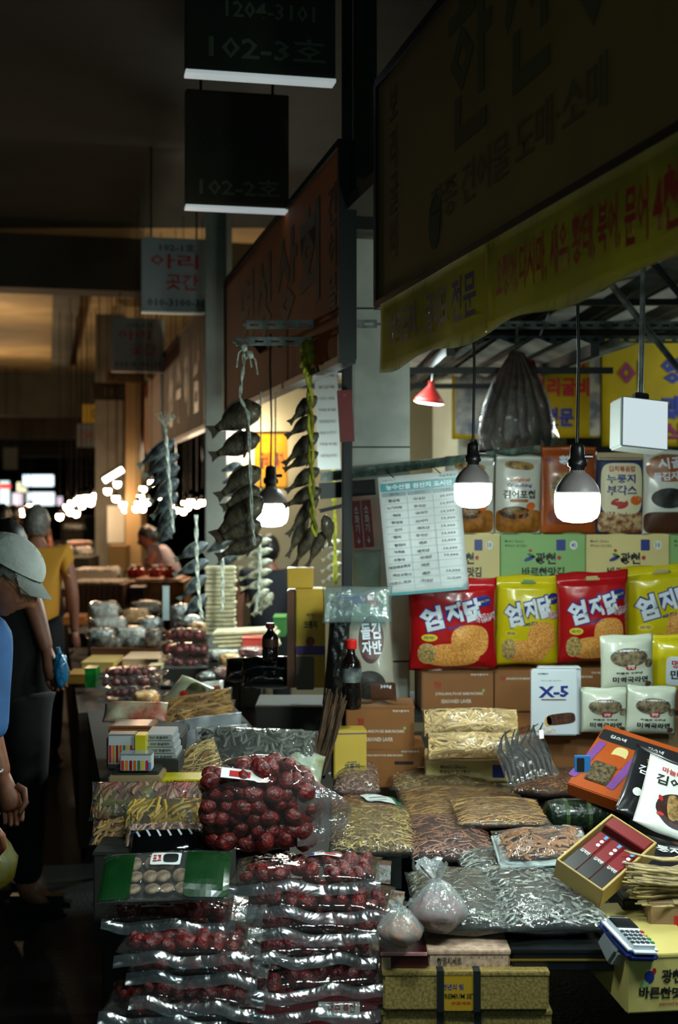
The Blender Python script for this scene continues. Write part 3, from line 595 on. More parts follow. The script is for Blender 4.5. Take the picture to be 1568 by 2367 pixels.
# knotted translucent bag and the smaller orange one
def knot_bag(label, px, py, D, r, flm, inner, seed, ear=1.0, group=None):
    t = thing('knotted_bag', label, 'bag', at(px, py, D)); rg = random.Random(seed)
    def blob(rx, ry, rz, zc, n=20, wr=.1, fold=.06):
        b = bmesh.new(); bmesh.ops.create_uvsphere(b, u_segments=n * 2, v_segments=n, radius=1)
        for v in b.verts:
            c = v.co.copy(); a = math.atan2(c.y, c.x); up = max(0, c.z)
            k = 1 + wr * noise.noise(c * 2 + Vector((seed, 0, 0))) + fold * up * math.sin(a * 11 + seed)
            nar = 1 - .55 * up ** 1.5
            v.co = Vector((c.x * rx * k * nar, c.y * ry * k * nar, zc + c.z * rz * (1 if c.z > 0 else .85) * k))
        return b
    obj('contents', blob(r * .88, r * .8, r * .72, r * .72), inner, t, smooth=True, kind='stuff')
    obj('bag_skin', blob(r, r * .9, r * .95, r * .85), flm, t, smooth=True)
    for k in range(5):   # gathered ears above the knot
        b = bmesh.new(); a0 = k * 1.3 + seed; rows = []
        for j in range(6):
            s = j / 5; row = []
            for i in range(7):
                u = i / 6 - .5; rad = r * (.1 + .75 * s * ear * (0.6 + .4 * math.cos(k))); sp = u * (.3 + 1.1 * s)
                row.append(b.verts.new((rad * math.cos(a0 + sp) * .9, rad * math.sin(a0 + sp) * .7, r * (1.66 + .55 * s * ear + .07 * math.sin(i * 2.4 + k) * s) - .1 * r * s * (k % 2))))
            rows.append(row)
        for j in range(5):
            for i in range(6): b.faces.new((rows[j][i], rows[j][i + 1], rows[j + 1][i + 1], rows[j + 1][i]))
        obj('ear', b, flm, t, smooth=True)
    bk = LATHE([(.02 * r, 1.55 * r), (.16 * r, 1.58 * r), (.2 * r, 1.65 * r), (.14 * r, 1.74 * r), (.02 * r, 1.76 * r)], 12); obj('knot', bk, flm, t, smooth=True)
    return t
bagw = film('white_bag_film', (236, 240, 240), .26, .18, 30, .8, 1.2)
knot_bag('knotted white translucent bag of reddish pepper flakes in front of the reddish strips', 1012, 2156, 2.99, .068, bagw, M('red_pepper_mass', (150, 40, 34), .6, 0, (60, .4), (80, .6)), 2, 1.25)
knot_bag('small clear knotted bag of orange pieces beside the jujube bags', 925, 2192, 2.9, .052, film('thin_bag_film', (236, 242, 240), .2, .12, 30, .8, 1.3), M('orange_pieces', (176, 92, 40), .6, 0, (60, .4), (80, .8)), 5, .9)
# --- right hand side: orange gift trays and the black and white pouches
mw, w, h = pose((1335, 1815, 3.95), (1560, 1895, 3.80), (1450, 1640, 4.22))
w = .37; h = .30
t = thing('gift_box', 'large tilted orange and purple gift box with clear windows', 'box', mw=mw)
c_or = M('vivid_orange_card', (186, 82, 22), .45, 0, (5, .06)); c_pu = M('purple_print', (128, 74, 150), .45)
obj('carton_body', BX((0, .03, h / 2), (w, .05, h), None, .003), c_or, t)
patch(t, 0, h * .84, w * .98, h * .17, M('charcoal_print', (34, 34, 38), .45), .004)
for k in range(3):
    u = -.33 + k * .33
    patch(t, u * w + .03, h * .6, w * .13, h * .26, c_cream, .0036, p=3); patch(t, u * w - .05, h * .42, w * .07, h * .62, c_pu, .0030, rot=-.15); patch(t, u * w + .03, h * .5, w * .17, h * .2, c_or, .0030, p=3)
    obj('window', BX((u * w + .01, .004, h * .28), (w * .2, .012, h * .3), None, .003), M('nut_mix', (120, 100, 62), .35, 0, (90, .6), (90, .9), .5), t)
    text(t, '김스낵', u * w, h * .84, w * .14, h * .05, c_white, .0024, .02)
def slabpouch(label, bl, br, tl, w, h, th, mat, seed, name='snack_pouch', group=None, cat='food pack', hole=None, seal=.05):
    mw, _, _ = pose(bl, br, tl); t = thing(name, label, cat, mw=mw, group=group); P = Pouch(w, h, th, seed, .003, .03, seal)
    obj('pouch', P.mesh(26, 32, hole), mat, t, smooth=True); return t, P
c_bp = M('black_glossy_pouch', (30, 30, 34), .22, coat=.6); c_wp = M('white_glossy_pouch', (216, 218, 210), .28, coat=.5); c_chip = M('laver_chip_print', (176, 136, 72), .5, 0, (60, .5)); c_bowl = M('dark_bowl_print', (52, 26, 24), .4)
t, P = slabpouch('black pouch of laver snack leaning on the orange gift box', (1445, 1885, 3.62), (1528, 1925, 3.60), (1530, 1705, 3.86), .17, .27, .04, c_bp, 31)
text(t, '김어포', -.01, .17, .10, .035, c_white, -.003, .02, P.y); text(t, '허니갈릭', .0, .205, .09, .02, M('gold_text', (210, 170, 60), .4), -.003, .02, P.y); patch(t, .015, .09, .09, .1, c_bowl, -.002, P.y, 0, 2); patch(t, .01, .095, .03, .09, c_chip, -.003, P.y, .2, 3); patch(t, .035, .095, .025, .08, c_chip, -.003, P.y, -.1, 3); patch(t, -.045, .08, .025, .03, c_white, -.003, P.y, 0, 2)
t, P = slabpouch('white pouch of laver snack at the right edge, in front of the black one', (1492, 1912, 3.45), (1582, 1950, 3.43), (1585, 1725, 3.70), .18, .26, .045, c_wp, 33)
text(t, '김어포', -.005, .165, .11, .04, c_blackp, -.003, .02, P.y); text(t, '마늘바게트', .0, .205, .1, .02, c_redp, -.003, .02, P.y); patch(t, .015, .075, .12, .11, c_bowl, -.002, P.y, 0, 2); patch(t, .0, .08, .03, .085, c_chip, -.003, P.y, .15, 3); patch(t, .028, .085, .028, .08, c_chip, -.003, P.y, -.2, 3)
for k in range(5): patch(t, .06 * math.cos(k * 1.3) + .015, .075 + .045 * math.sin(k * 1.3), .02, .012, c_redp, -.0035, P.y, k, 2)
t, P = slabpouch('black pouch with white lettering lying behind the root bundle', (1500, 2010, 3.3), (1600, 2030, 3.28), (1540, 1935, 3.5), .2, .2, .03, c_bp, 35)
text(t, '누룽지', -.02, .1, .1, .04, c_white, -.003, .02, P.y)
# ------------------------------------------------------------------ back of the near stall: shelf, snack bags, laver boxes
t = thing('display_shelf', 'dark shelf under the row of brown laver boxes at the back', 'shelf', (1.0, 5.2, 0))
obj('shelf_board', BX((.03, 0, .715), (1.62, .62, .025)), c_darkboard, t)
for x in (-.74, .0, .8):
    for y in (-.28, .28): obj('upright', BX((x, y, .35), (.035, .035, .70)), c_dark, t)
obj('back_board', BX((.13, .31, 1.0), (1.55, .02, .6)), c_darkboard, t)
c_lb = M('laver_box_brown', (146, 94, 48), .5, 0, (5, .08)); c_lbt = M('box_white_text', (226, 216, 200), .5)
def laver_box(label, a, y0, b, y1, D, depth, z=None, yaw=0, main=True):
    t, w, h = carton(label, a, y0, b, y1, D, depth, c_lb, 'laver_box', 'box', 'brown laver boxes', yaw, z=z)
    if main:
        TT(t, w, h, 'JUNG-ANG FOOD BARUNCHAN', .52, .44, .66, .09, c_lbt, .02); TT(t, w, h, 'SEASONED LAVER', .48, .27, .42, .09, c_lbt, .02); TT(t, w, h, '정담', .22, .66, .1, .17, c_redp, .02); PP(t, w, h, .86, .52, .04, .07, c_green, 2)
    else: TT(t, w, h, 'JUNG-ANG FOOD BARUNCHAN', .45, .8, .5, .07, c_lbt, .02); TT(t, w, h, '정담', .14, .82, .09, .12, c_redp, .02)
    TT(t, w, h, '정담식품영어', .8, .9, .24, .05, c_lbt, .02); return t, w, h
laver_box('brown laver box at the left end of the shelf row, under the red snack bag', 975, 1545, 1142, 1642, 4.95, .26, .73, .05)
laver_box('brown laver box second from the left on the shelf row, under the yellow bag', 1144, 1540, 1275, 1636, 4.96, .26, .73, .02, False)
laver_box('brown laver box third on the shelf row, behind the blue lettered white pack', 1277, 1532, 1410, 1632, 4.97, .26, .73, .02, False)
laver_box('brown laver box at the right end of the shelf row', 1412, 1528, 1570, 1628, 4.98, .26, .73, 0, False)
laver_box('brown laver box standing on another one beside the yellow box', 800, 1633, 958, 1737, 4.60, .2, None, -.02)
t_, w_, h_ = laver_box('lower brown laver box with a barcode beside the yellow box', 812, 1728, 982, 1822, 4.60, .24, ZT, 0, False)
PP(t_, w_, h_, .8, .12, .18, .12, c_white); PP(t_, w_, h_, .72, .62, .26, .08, c_blackp)
for q in range(6): PP(t_, w_, h_, .74 + q * .022, .12, .008, .08, c_blackp, n=2)
laver_box('brown laver box under the blue lettered white pack and the noodle pouches', 1168, 1700, 1420, 1800, 4.55, .26, .60, 0, False)
t, w, h = carton('brown board carton filling the gap below the laver box, behind the squid packs', 1168, 1795, 1420, 1850, 4.56, .24, c_board, z=ZT)
t, w, h = carton('yellow box of crispy rice standing before the brown laver boxes', 772, 1690, 848, 1806, 4.42, .1, M('rice_box_yellow', (214, 182, 74), .5, 0, (5, .06)), 'snack_box', yaw=.1)
TT(t, w, h, '크룽지', .55, .30, .46, .1, c_blackp, .03); TT(t, w, h, '바삭한', .55, .38, .3, .04, c_bluep, .02); PP(t, w, h, .5, .965, .98, .05, M('purple_edge', (80, 60, 130), .5))
# yellow gift box under the squid bags
t, w, h = carton('cream gift box with small blue square under the dried squid bags', 985, 1752, 1196, 1800, 4.5, .22, c_cream, 'gift_box', z=ZT + .045)
TT(t, w, h, "Mom's Choice", .3, .72, .28, .18, c_blackp); TT(t, w, h, '주부님이 믿고찾는', .32, .46, .34, .18, c_blackp); PP(t, w, h, .8, .5, .14, .62, c_bluep); PP(t, w, h, .94, .52, .08, .42, c_white, 2); TT(t, w, h, '10', .94, .52, .05, .2, c_bluep)
t, w, h = carton('second cream gift box supporting the one with the blue square', 975, 1802, 1200, 1832, 4.52, .22, c_cream, 'gift_box', z=ZT)
# cream and green laver gift boxes in a row behind the snack bags
def gift(label, a, b, mat, n, y0=1236):
    t, w, h = carton(label, a, y0, b, 1420, 5.22, .18, mat, 'gift_box', 'box', 'cream and green laver gift boxes', z=PZ(1420, 5.22), flap=False)
    obj('lid', BX((0, .09, h - .003), (w + .002, .182, .008), None, .002), mat, t)
    TT(t, w, h, "Mom's Choice", .16, .92, .22, .035, c_blackp, .01); TT(t, w, h, '주부님이 믿고찾는', .18, .86, .26, .035, c_blackp, .01)
    if n: PP(t, w, h, .71, .87, .11, .14, c_bluep); PP(t, w, h, .86, .87, .09, .11, c_white, 2); TT(t, w, h, n, .86, .87, .055, .07, c_bluep, .02)
    TT(t, w, h, '광천', .53, .70, .24, .15, c_blackp, .04); TT(t, w, h, '바르찬맛김', .5, .53, .5, .13, c_blackp, .04)
    PP(t, w, h, .34, .70, .14, .05, c_bluep, 2, rot=.4); PP(t, w, h, .36, .74, .1, .04, M('leaf_print', (60, 120, 50), .5), 2, rot=-.4); PP(t, w, h, .35, .80, .04, .04, c_redp, 2); PP(t, w, h, .69, .71, .05, .055, c_redp, 2)
gift('cream laver gift box at the left of the row, partly behind the price list', 985, 1156, c_cream, '10')
gift('pale green laver gift box in the row, second from the left', 1158, 1354, c_green, '40')
gift('cream laver gift box behind the right red snack bag', 1356, 1548, c_cream, '10')
gift('pale green laver gift box at the right edge of the frame', 1550, 1740, c_green, None)
t, w, h = carton('plain support carton behind the snack bags under the gift boxes', 985, 1424, 1740, 1560, 5.24, .16, c_board, z=.742, flap=False); 
# large ramen snack bags with carry handles
noodle_m = M('noodle_print', (206, 122, 48), .5, 0, (160, .5), None, 0, (236, 180, 96)); c_rbag = M('glossy_red_bag', (172, 18, 24), .27, 0, None, (7, .5), .5); c_ybag = M('glossy_yellow_bag', (206, 190, 20), .27, 0, None, (7, .5), .5)
c_navy = M('navy_print', (30, 44, 124), .4); c_lwhite = M('logo_white', (214, 222, 232), .4)
def snackbag(label, px0, px1, py0, py1, D, mat, seed, yaw=0, roll=0, red=True):
    w = (px1 - px0) / F * D; h = (py1 - py0) / F * D
    t = thing('snack_bag', label, 'snack bag', ((PX(px0, D) + PX(px1, D)) / 2, D, PZ(py1, D)), (.13, roll, yaw), 'large ramen snack bags')
    P = Pouch(w, h, .10, seed, .005, .035, .1, 7)
    obj('bag', P.mesh(36, 42, (0, h * .925, w * .11, h * .028)), mat, t, smooth=True); s = P.y
    cx = -.02 * w
    patch(t, .18 * w, h * .33, w * .42, h * .36, noodle_m, -.0015, s, 0, 2.6, 'picture', 12, 12)
    patch(t, -.02 * w, h * .18, w * .62, h * .26, noodle_m, -.0013, s, 0, 2.6, 'picture', 12, 12)
    patch(t, -.3 * w, h * .2, w * .2, h * .24, M('noodle_pale_print', (208, 176, 110), .5, 0, (120, .4)), -.0017, s, 0, 2.2, 'picture', 8, 8)
    patch(t, -.27 * w, h * .38, w * .18, h * .08, M('bright_yellow_print', (222, 200, 40), .45), -.0018, s, 0, 2); text(t, '바삭!', -.27 * w, h * .38, w * .12, h * .04, c_navy, -.0024, .02, s)
    for ch, u, v, cw, chh, r in (('엄', -.245, .585, .26, .27, .22), ('지', .005, .645, .19, .23, .22), ('닭', .215, .675, .21, .25, .22)):
        text(t, ch, u * w, v * h, cw * w * 1.06, chh * h * 1.06, c_navy, -.0022, .115, s, r); text(t, ch, u * w, v * h, cw * w * .96, chh * h * .96, c_lwhite, -.0036, .05, s, r)
    text(t, '따끈!', .02 * w, h * .49, w * .17, h * .04, c_navy, -.0024, .04, s, .22)
    patch(t, .34 * w, h * .76, w * .17, h * .12, c_navy, -.0018, s, 0, 2); text(t, '맛있는 간식', .34 * w, h * .76, w * .12, h * .025, M('bright_yellow_print', (222, 200, 40), .45), -.0026, .02, s, .2)
    text(t, '라면스낵', .36 * w, h * .58, w * .21, h * .10, c_lwhite, -.0022, .10, s, .05); text(t, '라면스낵', .36 * w, h * .58, w * .2, h * .09, c_redp, -.0030, .02, s, .05)
    obj('top_seal', BX((0, -.0025, h * .985), (w * .97, .003, h * .012), None, .001), mat, t)
    return t
snackbag('glossy red ramen snack bag with a handle slot, at the left end of the row', 945, 1150, 1332, 1546, 4.93, c_rbag, 41, 0, -.02)
snackbag('glossy yellow ramen snack bag between the two red ones', 1140, 1295, 1326, 1536, 5.02, c_ybag, 42, .05, .0)
snackbag('glossy red ramen snack bag second in the row, right of a yellow one', 1288, 1456, 1318, 1528, 4.96, c_rbag, 43, .06, -.05)
snackbag('glossy yellow ramen snack bag at the right edge', 1448, 1640, 1300, 1520, 5.06, c_ybag, 44, 0, -.1)
# top row of stand-up pouches on the gift boxes
ZG = PZ(1236, 5.22) + .002
def standup(label, px0, px1, py0, py1, D, mat, seed, prints, yaw=0, roll=0, th=.07, z=None, group='stand-up pouches on the gift boxes', flm=None, nm='snack_pouch'):
    w = (px1 - px0) / F * D; z = PZ(py1, D) if z is None else z; h = PZ(py0, D) - z
    t = thing(nm, label, 'food pack', ((PX(px0, D) + PX(px1, D)) / 2, D, z), (.06, roll, yaw), group)
    P = Pouch(w, h, th, seed, .003, .02, .07)
    obj('pouch', P.mesh(26, 32), mat, t, smooth=True)
    for pr in prints:
        if pr[0] == 'T': _, body, u, v, a, b, m_, r = pr; text(t, body, u * w, v * h, a * w, b * h, m_, -.0034, .03, P.y, r)
        else: _, u, v, a, b, m_, pw, r = pr; patch(t, u * w, v * h, a * w, b * h, m_, -.0022, P.y, r, pw, 'print', 12, 12)
    return t
c_pw = M('pale_pouch', (206, 206, 196), .3, coat=.4); c_amb = M('amber_print', (176, 110, 36), .45, 0, (30, .3)); c_opch = M('orange_pouch', (176, 84, 34), .35, coat=.4, noise_=(8, .15)); c_npch = M('navy_pouch', (44, 54, 92), .35, coat=.4)
laverpr = [('P', 0, .87, .62, .1, c_chip, 3, -.08), ('T', 'Original', 0, .69, .44, .06, c_orng, 0), ('T', 'Crunching', 0, .62, .54, .06, c_navy, 0), ('T', '김어포칩', 0, .51, .68, .11, c_blackp, 0), ('P', 0, .43, .4, .04, c_amb, 4, 0), ('P', 0, .17, .96, .3, c_amb, 6, 0), ('P', -.08, .28, .66, .16, c_bowl, 2, 0), ('P', -.08, .30, .5, .09, c_chip, 2, 0), ('P', .25, .36, .2, .1, c_orng, 2, .4)]
standup('white and amber laver chip pouch behind the left bulb', 1028, 1142, 1056, 1238, 5.25, c_pw, 51, laverpr, z=ZG)
standup('white and amber laver chip pouch in full view between the two bulbs', 1143, 1250, 1052, 1240, 5.24, c_pw, 52, laverpr, z=ZG, roll=.01)
standup('orange brown pouch with a round window behind the right bulb', 1250, 1378, 1030, 1236, 5.27, c_opch, 53, [('P', 0, .5, .7, .42, c_chip, 2, 0), ('T', '황태', .0, .84, .4, .1, c_lwhite, 0), ('P', 0, .2, .8, .18, M('dark_orange_print', (130, 54, 24), .4), 3, 0), ('T', 'ABC', -.36, .84, .16, .05, c_navy, 0)], z=ZG)
standup('navy and cream scorched rice snack pouch right of the orange one', 1378, 1488, 1045, 1230, 5.24, c_npch, 54, [('P', 0, .56, .86, .62, M('cream_print', (222, 212, 176), .45), 5, 0), ('T', '김치볶음밥', 0, .80, .56, .07, c_redp, 0), ('T', '누룽지', -.02, .68, .6, .11, c_navy, 0), ('T', '부각스', 0, .54, .62, .12, c_navy, 0), ('P', -.05, .38, .36, .13, c_redp, 2, 0), ('P', .3, .42, .25, .12, c_orng, 2, 0), ('P', 0, .15, .95, .26, M('rice_chip_print', (204, 176, 128), .5, 0, (40, .5), None, 0, (120, 52, 34)), 6, 0), ('P', 0, .95, 1.0, .09, M('striped_gold_print', (200, 180, 140), .5, wave=(60, 0, .3)), 20, 0)], z=ZG)
standup('brown and white stand-up pouch of laver flakes at the right edge', 1484, 1600, 1038, 1230, 5.22, c_pw, 55, [('P', 0, .78, .9, .32, M('caramel_print', (150, 84, 40), .35, coat=.5), 2.4, 0), ('T', '시골', .02, .84, .5, .13, c_lwhite, .1), ('T', '돌김자반', .02, .69, .68, .1, c_lwhite, .08), ('P', 0, .43, .7, .24, M('laver_flake_print', (40, 36, 32), .5, 0, (60, .6)), 2, 0), ('P', 0, .14, .96, .26, M('dark_caramel_print', (74, 42, 26), .4), 5, 0)], z=ZG)
# price list sheet hung on the marble column side
mw, w, h = pose((898, 1378, 4.70), (1085, 1362, 4.68), (870, 1104, 4.72))
t = thing('price_list', 'white handwritten price list sheet with a teal heading, hung by wires', 'sign', mw=mw)
bm = bmesh.new(); g = [[bm.verts.new(((i / 12 - .5) * w, .008 * math.sin(i / 12 * 3) + .003 * math.sin(j), j / 14 * h)) for i in range(13)] for j in range(15)]
for j in range(14):
    for i in range(12): bm.faces.new((g[j][i], g[j][i + 1], g[j + 1][i + 1], g[j + 1][i]))
bmesh.ops.solidify(bm, geom=bm.faces[:], thickness=-.002)
obj('sheet', bm, M('sheet_white', (232, 240, 242), .3, coat=.3), t, smooth=True)
c_teal = M('teal_print', (62, 136, 140), .4); c_gp = M('grey_table_print', (120, 138, 146), .45); c_ink = M('ink_print', (24, 24, 30), .4)
patch(t, .0, h * .905, w * .95, h * .07, c_teal, -.003); text(t, '농수산물 원산지 표시판', 0, h * .905, w * .82, h * .045, c_lwhite, -.005, .02)
text(t, 'I·SEOUL·U', -w * .36, h * .965, w * .16, h * .014, c_ink, -.004); text(t, '서울특별시', w * .36, h * .965, w * .2, h * .02, c_ink, -.004)
for k, ww in enumerate(('품목', '원산지', '가격')):
    patch(t, (k - 1) * w * .315, h * .845, w * .3, h * .035, c_gp, -.003); text(t, ww, (k - 1) * w * .315, h * .845, w * .12, h * .022, c_ink, -.005)
items = ['황금채', '노가리채', '먹태', '황태채', '진미', '멸치', '참진미', '아귀포', '오징어', '대한매운쥐포', '매운오징어', '아몬드 쥐포']; org = ['국내산', '중국산', '국내산', '러시아', '베트남', '중국산', '페루', '베트남', '국내산', '페루', '페루', '국내산']; pr = ['20,000', '10,000', '10,000', '10,000', '10,000', '10,000', '10,000', '10,000', '10,000', '', '10,000', '15~20,000']
hand = random.Random(4)
for k in range(12):
    z = h * (.795 - k * .0625)
    for q, (ww, sc) in enumerate(((items[k], .045), (org[k], .05), (pr[k], .03))):
        if ww: text(t, ww, (q - 1) * w * .315 + hand.uniform(-.005, .005), z + hand.uniform(-.002, .002), w * (sc if q < 2 else .028) * min(len(ww), 6), h * .024, c_ink, -.0045, .02, None, hand.uniform(-.05, .08), 'lettering')
    patch(t, 0, z - h * .03, w * .94, h * .0022, c_gp, -.003, name='rule', nx=4, nz=1)
for u in (-.16, .16): patch(t, u * w, h * .43, w * .004, h * .8, c_gp, -.003, name='rule', nx=1, nz=4)
patch(t, 0, h * .012, w * .98, h * .024, c_teal, -.003, nx=4, nz=1)
for u in (-.3, .28): obj('wire', TUBE([(u * w, 0, h * .985), (u * w - .03, .02, h * 1.06), (u * w - .03, .05, h * 1.1)], .0018, 5), c_black, t)
# fire extinguisher sign on the column
mw, w, h = pose((820, 1268, 5.06), (866, 1264, 5.06), (820, 1158, 5.06))
t = thing('wall_sign', 'red fire extinguisher sign with white letters on the marble column', 'sign', mw=mw)
obj('plate', BX((0, .004, h / 2), (w, .008, h), None, .001), M('sign_red', (140, 20, 26), .35, coat=.3), t)
for s in (-1, 1): text(t, '소화기', s * w * .25, h * .6, w * .22, h * .56, c_lwhite, -.002, .02, vertical=True); text(t, '↓', s * w * .25, h * .16, w * .16, h * .14, c_lwhite, -.002, .03)
obj('divider', BX((0, -.0006, h / 2), (.002, .001, h)), c_lwhite, t)
t, P = slabpouch('clear plastic bag hanging on the marble column below the red sign', (818, 1372, 5.04), (880, 1372, 5.04), (818, 1270, 5.04), .11, .17, .03, FILM_M, 61, 'plastic_bag', None, 'bag')
mw, w, h = pose((786, 1022, 4.90), (820, 1020, 4.90), (788, 902, 4.90))
t = thing('wall_sign', 'dark red board on the steel post above the beam', 'sign', mw=mw); obj('plate', BX((0, .006, h / 2), (w, .012, h), None, .001), M('maroon_board', (104, 24, 26), .5), t)
obj('screw', BX((0, -.001, h * .9), (.005, .003, .005)), c_steel, t)
# paper price strip behind the fish
mw, w, h = pose((735, 1086, 6.0), (788, 1084, 6.0), (732, 822, 6.0))
t = thing('paper_list', 'long pale paper list hanging behind the right string of fish', 'sign', mw=mw); obj('sheet', BX((0, .003, h / 2), (w, .004, h)), M('sheet_grey', (190, 196, 198), .5), t)
for k in range(9): text(t, hand.choice(items) , 0, h * (.92 - k * .1), w * .7, h * .028, M('faint_print', (110, 90, 92), .6), -.001)
# slotted angle rails and braces
def rail(label, a, b, wd, mat=c_steel, slots=True, ends=None, cat='rail', name='slotted_rail', up=Vector((0, 0, 1))):
    A, B = at(*a), at(*b); x = (B - A); L = x.length; x.normalize(); z = (up - x * up.dot(x)).normalized(); y = z.cross(x)
    m = Matrix((x, y, z)).transposed().to_4x4(); m.translation = (A + B) / 2
    t = thing(name, label, cat, mw=m)
    bm = bmesh.new(); n = max(2, int(L / .055)) if slots else 1
    if slots:   # web with real slots: rails above and below and bridges between
        bx(bm, Vector((0, 0, wd * .33)), (L, .003, wd * .34)); bx(bm, Vector((0, 0, -wd * .33)), (L, .003, wd * .34))
        for k in range(n + 1): bx(bm, Vector((-L / 2 + k * L / n, 0, 0)), (L / n * .45, .003, wd * .34))
        obj('web', bm, mat, t)
    else: obj('web', BX((0, 0, 0), (L, .003, wd)), mat, t)
    obj('flange', BX((0, wd * .45, wd / 2), (L, wd * .95, .003)), mat, t)
    return t
rail('slotted steel rail above the strings of dark fish, reaching to the banner', (570, 751, 4.88), (872, 749, 4.88), .030)
rail('lower dusty slotted rail from which the strings of dark fish hang', (545, 789, 4.92), (798, 789, 4.92), .030)
rail('slotted rail across the stall roof, upper one behind the bulb cords', (1000, 752, 5.8), (1700, 752, 5.8), .034)
rail('slotted rail across the stall roof, lower one behind the bulb cords', (1000, 785, 6.1), (1700, 785, 6.1), .034)
t = rail('slanted rail wrapped in printed green tape in front of the column', (742, 1104, 5.02), (1250, 1040, 5.34), .036, M('taped_rail', (120, 138, 130), .4, .2, (30, .4)), False)
for k in range(9): text(t, '건어물도매', -.40 + k * .1, 0, .08, .018, M('tape_green_print', (40, 90, 62), .5), -.0026, .02)
rail('dark rail below the taped rail, ending at the post', (738, 1136, 5.0), (868, 1126, 5.05), .06, c_dark, False)
rail('thin diagonal brace left of the dark post', (740, 1182, 4.9), (800, 1168, 4.95), .012, c_dark, False)
for i, (a, b) in enumerate([((1368, 600, 5.0), (1568, 850, 5.6)), ((1500, 595, 4.8), (1640, 760, 5.3))]):
    t = thing('roof_brace', ['diagonal steel brace behind the grey lamp pipe', 'dark diagonal brace at the right under the banner'][i], 'brace', at(*a)); bm = TUBE([(0, 0, 0), at(*b) - at(*a)], .014, 8); obj('bar', bm, c_steel if i == 0 else c_dark, t); obj('plate', BX((0, 0, 0), (.05, .01, .05)), c_dark, t)
t = thing('hanging_cable', 'sagging black cable under the edge of the yellow banner', 'cable', at(1365, 662, 4.3)); pts = [at(1365 + 55 * k / 8, 662 + 18 * math.sin(PI * k / 8) - k * 3, 4.3) - at(1365, 662, 4.3) for k in range(9)]; obj('wire', TUBE(pts, .008, 8), c_black, t); obj('clip', BX((0, 0, .01), (.02, .02, .03)), c_dark, t)
# banners inside the stall
def flatbanner(label, px0, px1, py0, py1, D, mat, items_, yaw=0):
    w = (px1 - px0) / F * D; h = (py1 - py0) / F * D; t = thing('hanging_banner', label, 'banner', ((PX(px0, D) + PX(px1, D)) / 2, D, PZ(py1, D)), (0, 0, yaw))
    bm = bmesh.new(); f = lambda x, z: .02 * noise.noise(Vector((x * 2.5, z * 1.2, px0 * .1)))
    g = [[bm.verts.new(((i / 16 - .5) * w, f((i / 16 - .5) * w, j / 16 * h), j / 16 * h)) for i in range(17)] for j in range(17)]
    for j in range(16):
        for i in range(16): bm.faces.new((g[j][i], g[j][i + 1], g[j + 1][i + 1], g[j + 1][i]))
    bmesh.ops.solidify(bm, geom=bm.faces[:], thickness=.002); obj('cloth', bm, mat, t, smooth=True)
    obj('top_rod', TUBE([(-w / 2 - .02, 0, h), (w / 2 + .02, 0, h)], .008, 6), c_dark, t)
    for it in items_:
        if it[0] == 'T': _, body, u, v, a, b, m_ = it; text(t, body, (u - .5) * w, v * h, a * w, b * h, m_, -.006, .04, f)
        else: _, u, v, a, b, m_ = it; patch(t, (u - .5) * w, v * h, a * w, b * h, m_, -.004, f)
    return t
c_by = M('bright_yellow_banner', (214, 186, 20), .55, 0, (3, .08)); c_mg = M('magenta_print', (120, 30, 70), .5)
c_fishp = M('fish_photo_print', (96, 106, 122), .5, 0, (9, .6), None, 0, (190, 190, 176))
flatbanner('cloth banner with a fish photograph beside the hanging fish bag', 1045, 1228, 838, 1015, 7.9, c_by, [('P', .5, .5, .92, .88, c_fishp)])
for_b = flatbanner('yellow cloth banner with red and blue dried croaker lettering', 1228, 1388, 795, 1012, 7.6, c_by, [('T', '황굴비', .42, .84, .7, .2, c_redp), ('T', '보리굴비', .42, .54, .84, .2, c_redp), ('T', '전문', .40, .22, .42, .2, c_bluep), ('P', .92, .5, .15, .96, c_fishp)])
flatbanner('wide bright yellow banner with large dark letters at the right', 1392, 1760, 782, 1032, 7.4, c_by, [('T', '이', .18, .66, .16, .26, c_mg), ('T', '영', .44, .70, .13, .24, c_bluep), ('T', '과', .44, .36, .13, .22, c_bluep), ('T', '식', .44, .12, .13, .2, c_mg), ('T', '산', .16, .3, .14, .22, c_mg)])
flatbanner('small yellow notice sheets on the back wall between the fish strings', 588, 665, 1000, 1130, 8.0, c_yel, [('T', '굴비', .3, .5, .3, .3, c_redp), ('T', '특가', .75, .5, .3, .3, c_redp)])
# hanging bag of big dark fish inside the stall
t = thing('fish_bag', 'big dark dried fish in clear plastic hanging from the roof rail', 'dried fish', at(1195, 1040, 6.05))
for k in range(6):
    x = (k - 2.5) * .045; o = [(x * 1.35, .03 * (k % 2), .0), (x * 1.25, .02 * (k % 2), .08), (x * 1.05, .0, .2), (x * .7, -.01, .32), (x * .25, 0, .43), (x * .1, 0, .48)]
    obj('dried_fish', TUBE(o, [.012, .040, .042, .034, .016, .008], 10), M('dark_dried_fish', (58, 40, 30), .6, 0, (14, .5), (24, 1.0), .1), t, smooth=True)
b = LATHE([(.165 - .0 * i, 0) if i == 0 else (r, z) for i, (r, z) in enumerate([(.19, 0), (.185, .06), (.165, .14), (.135, .23), (.095, .32), (.055, .40), (.03, .44), (.045, .475), (.02, .50)])], 40, cap=False)
for v in b.verts: a = math.atan2(v.co.y, v.co.x); k = 1 + .07 * math.sin(a * 9 + v.co.z * 20); v.co.x *= k; v.co.y *= k * .35
obj('clear_bag', b, FILM, t, smooth=True); obj('cord', TUBE([(0, 0, .48), (0, 0, .60)], .006, 6), c_rope, t)
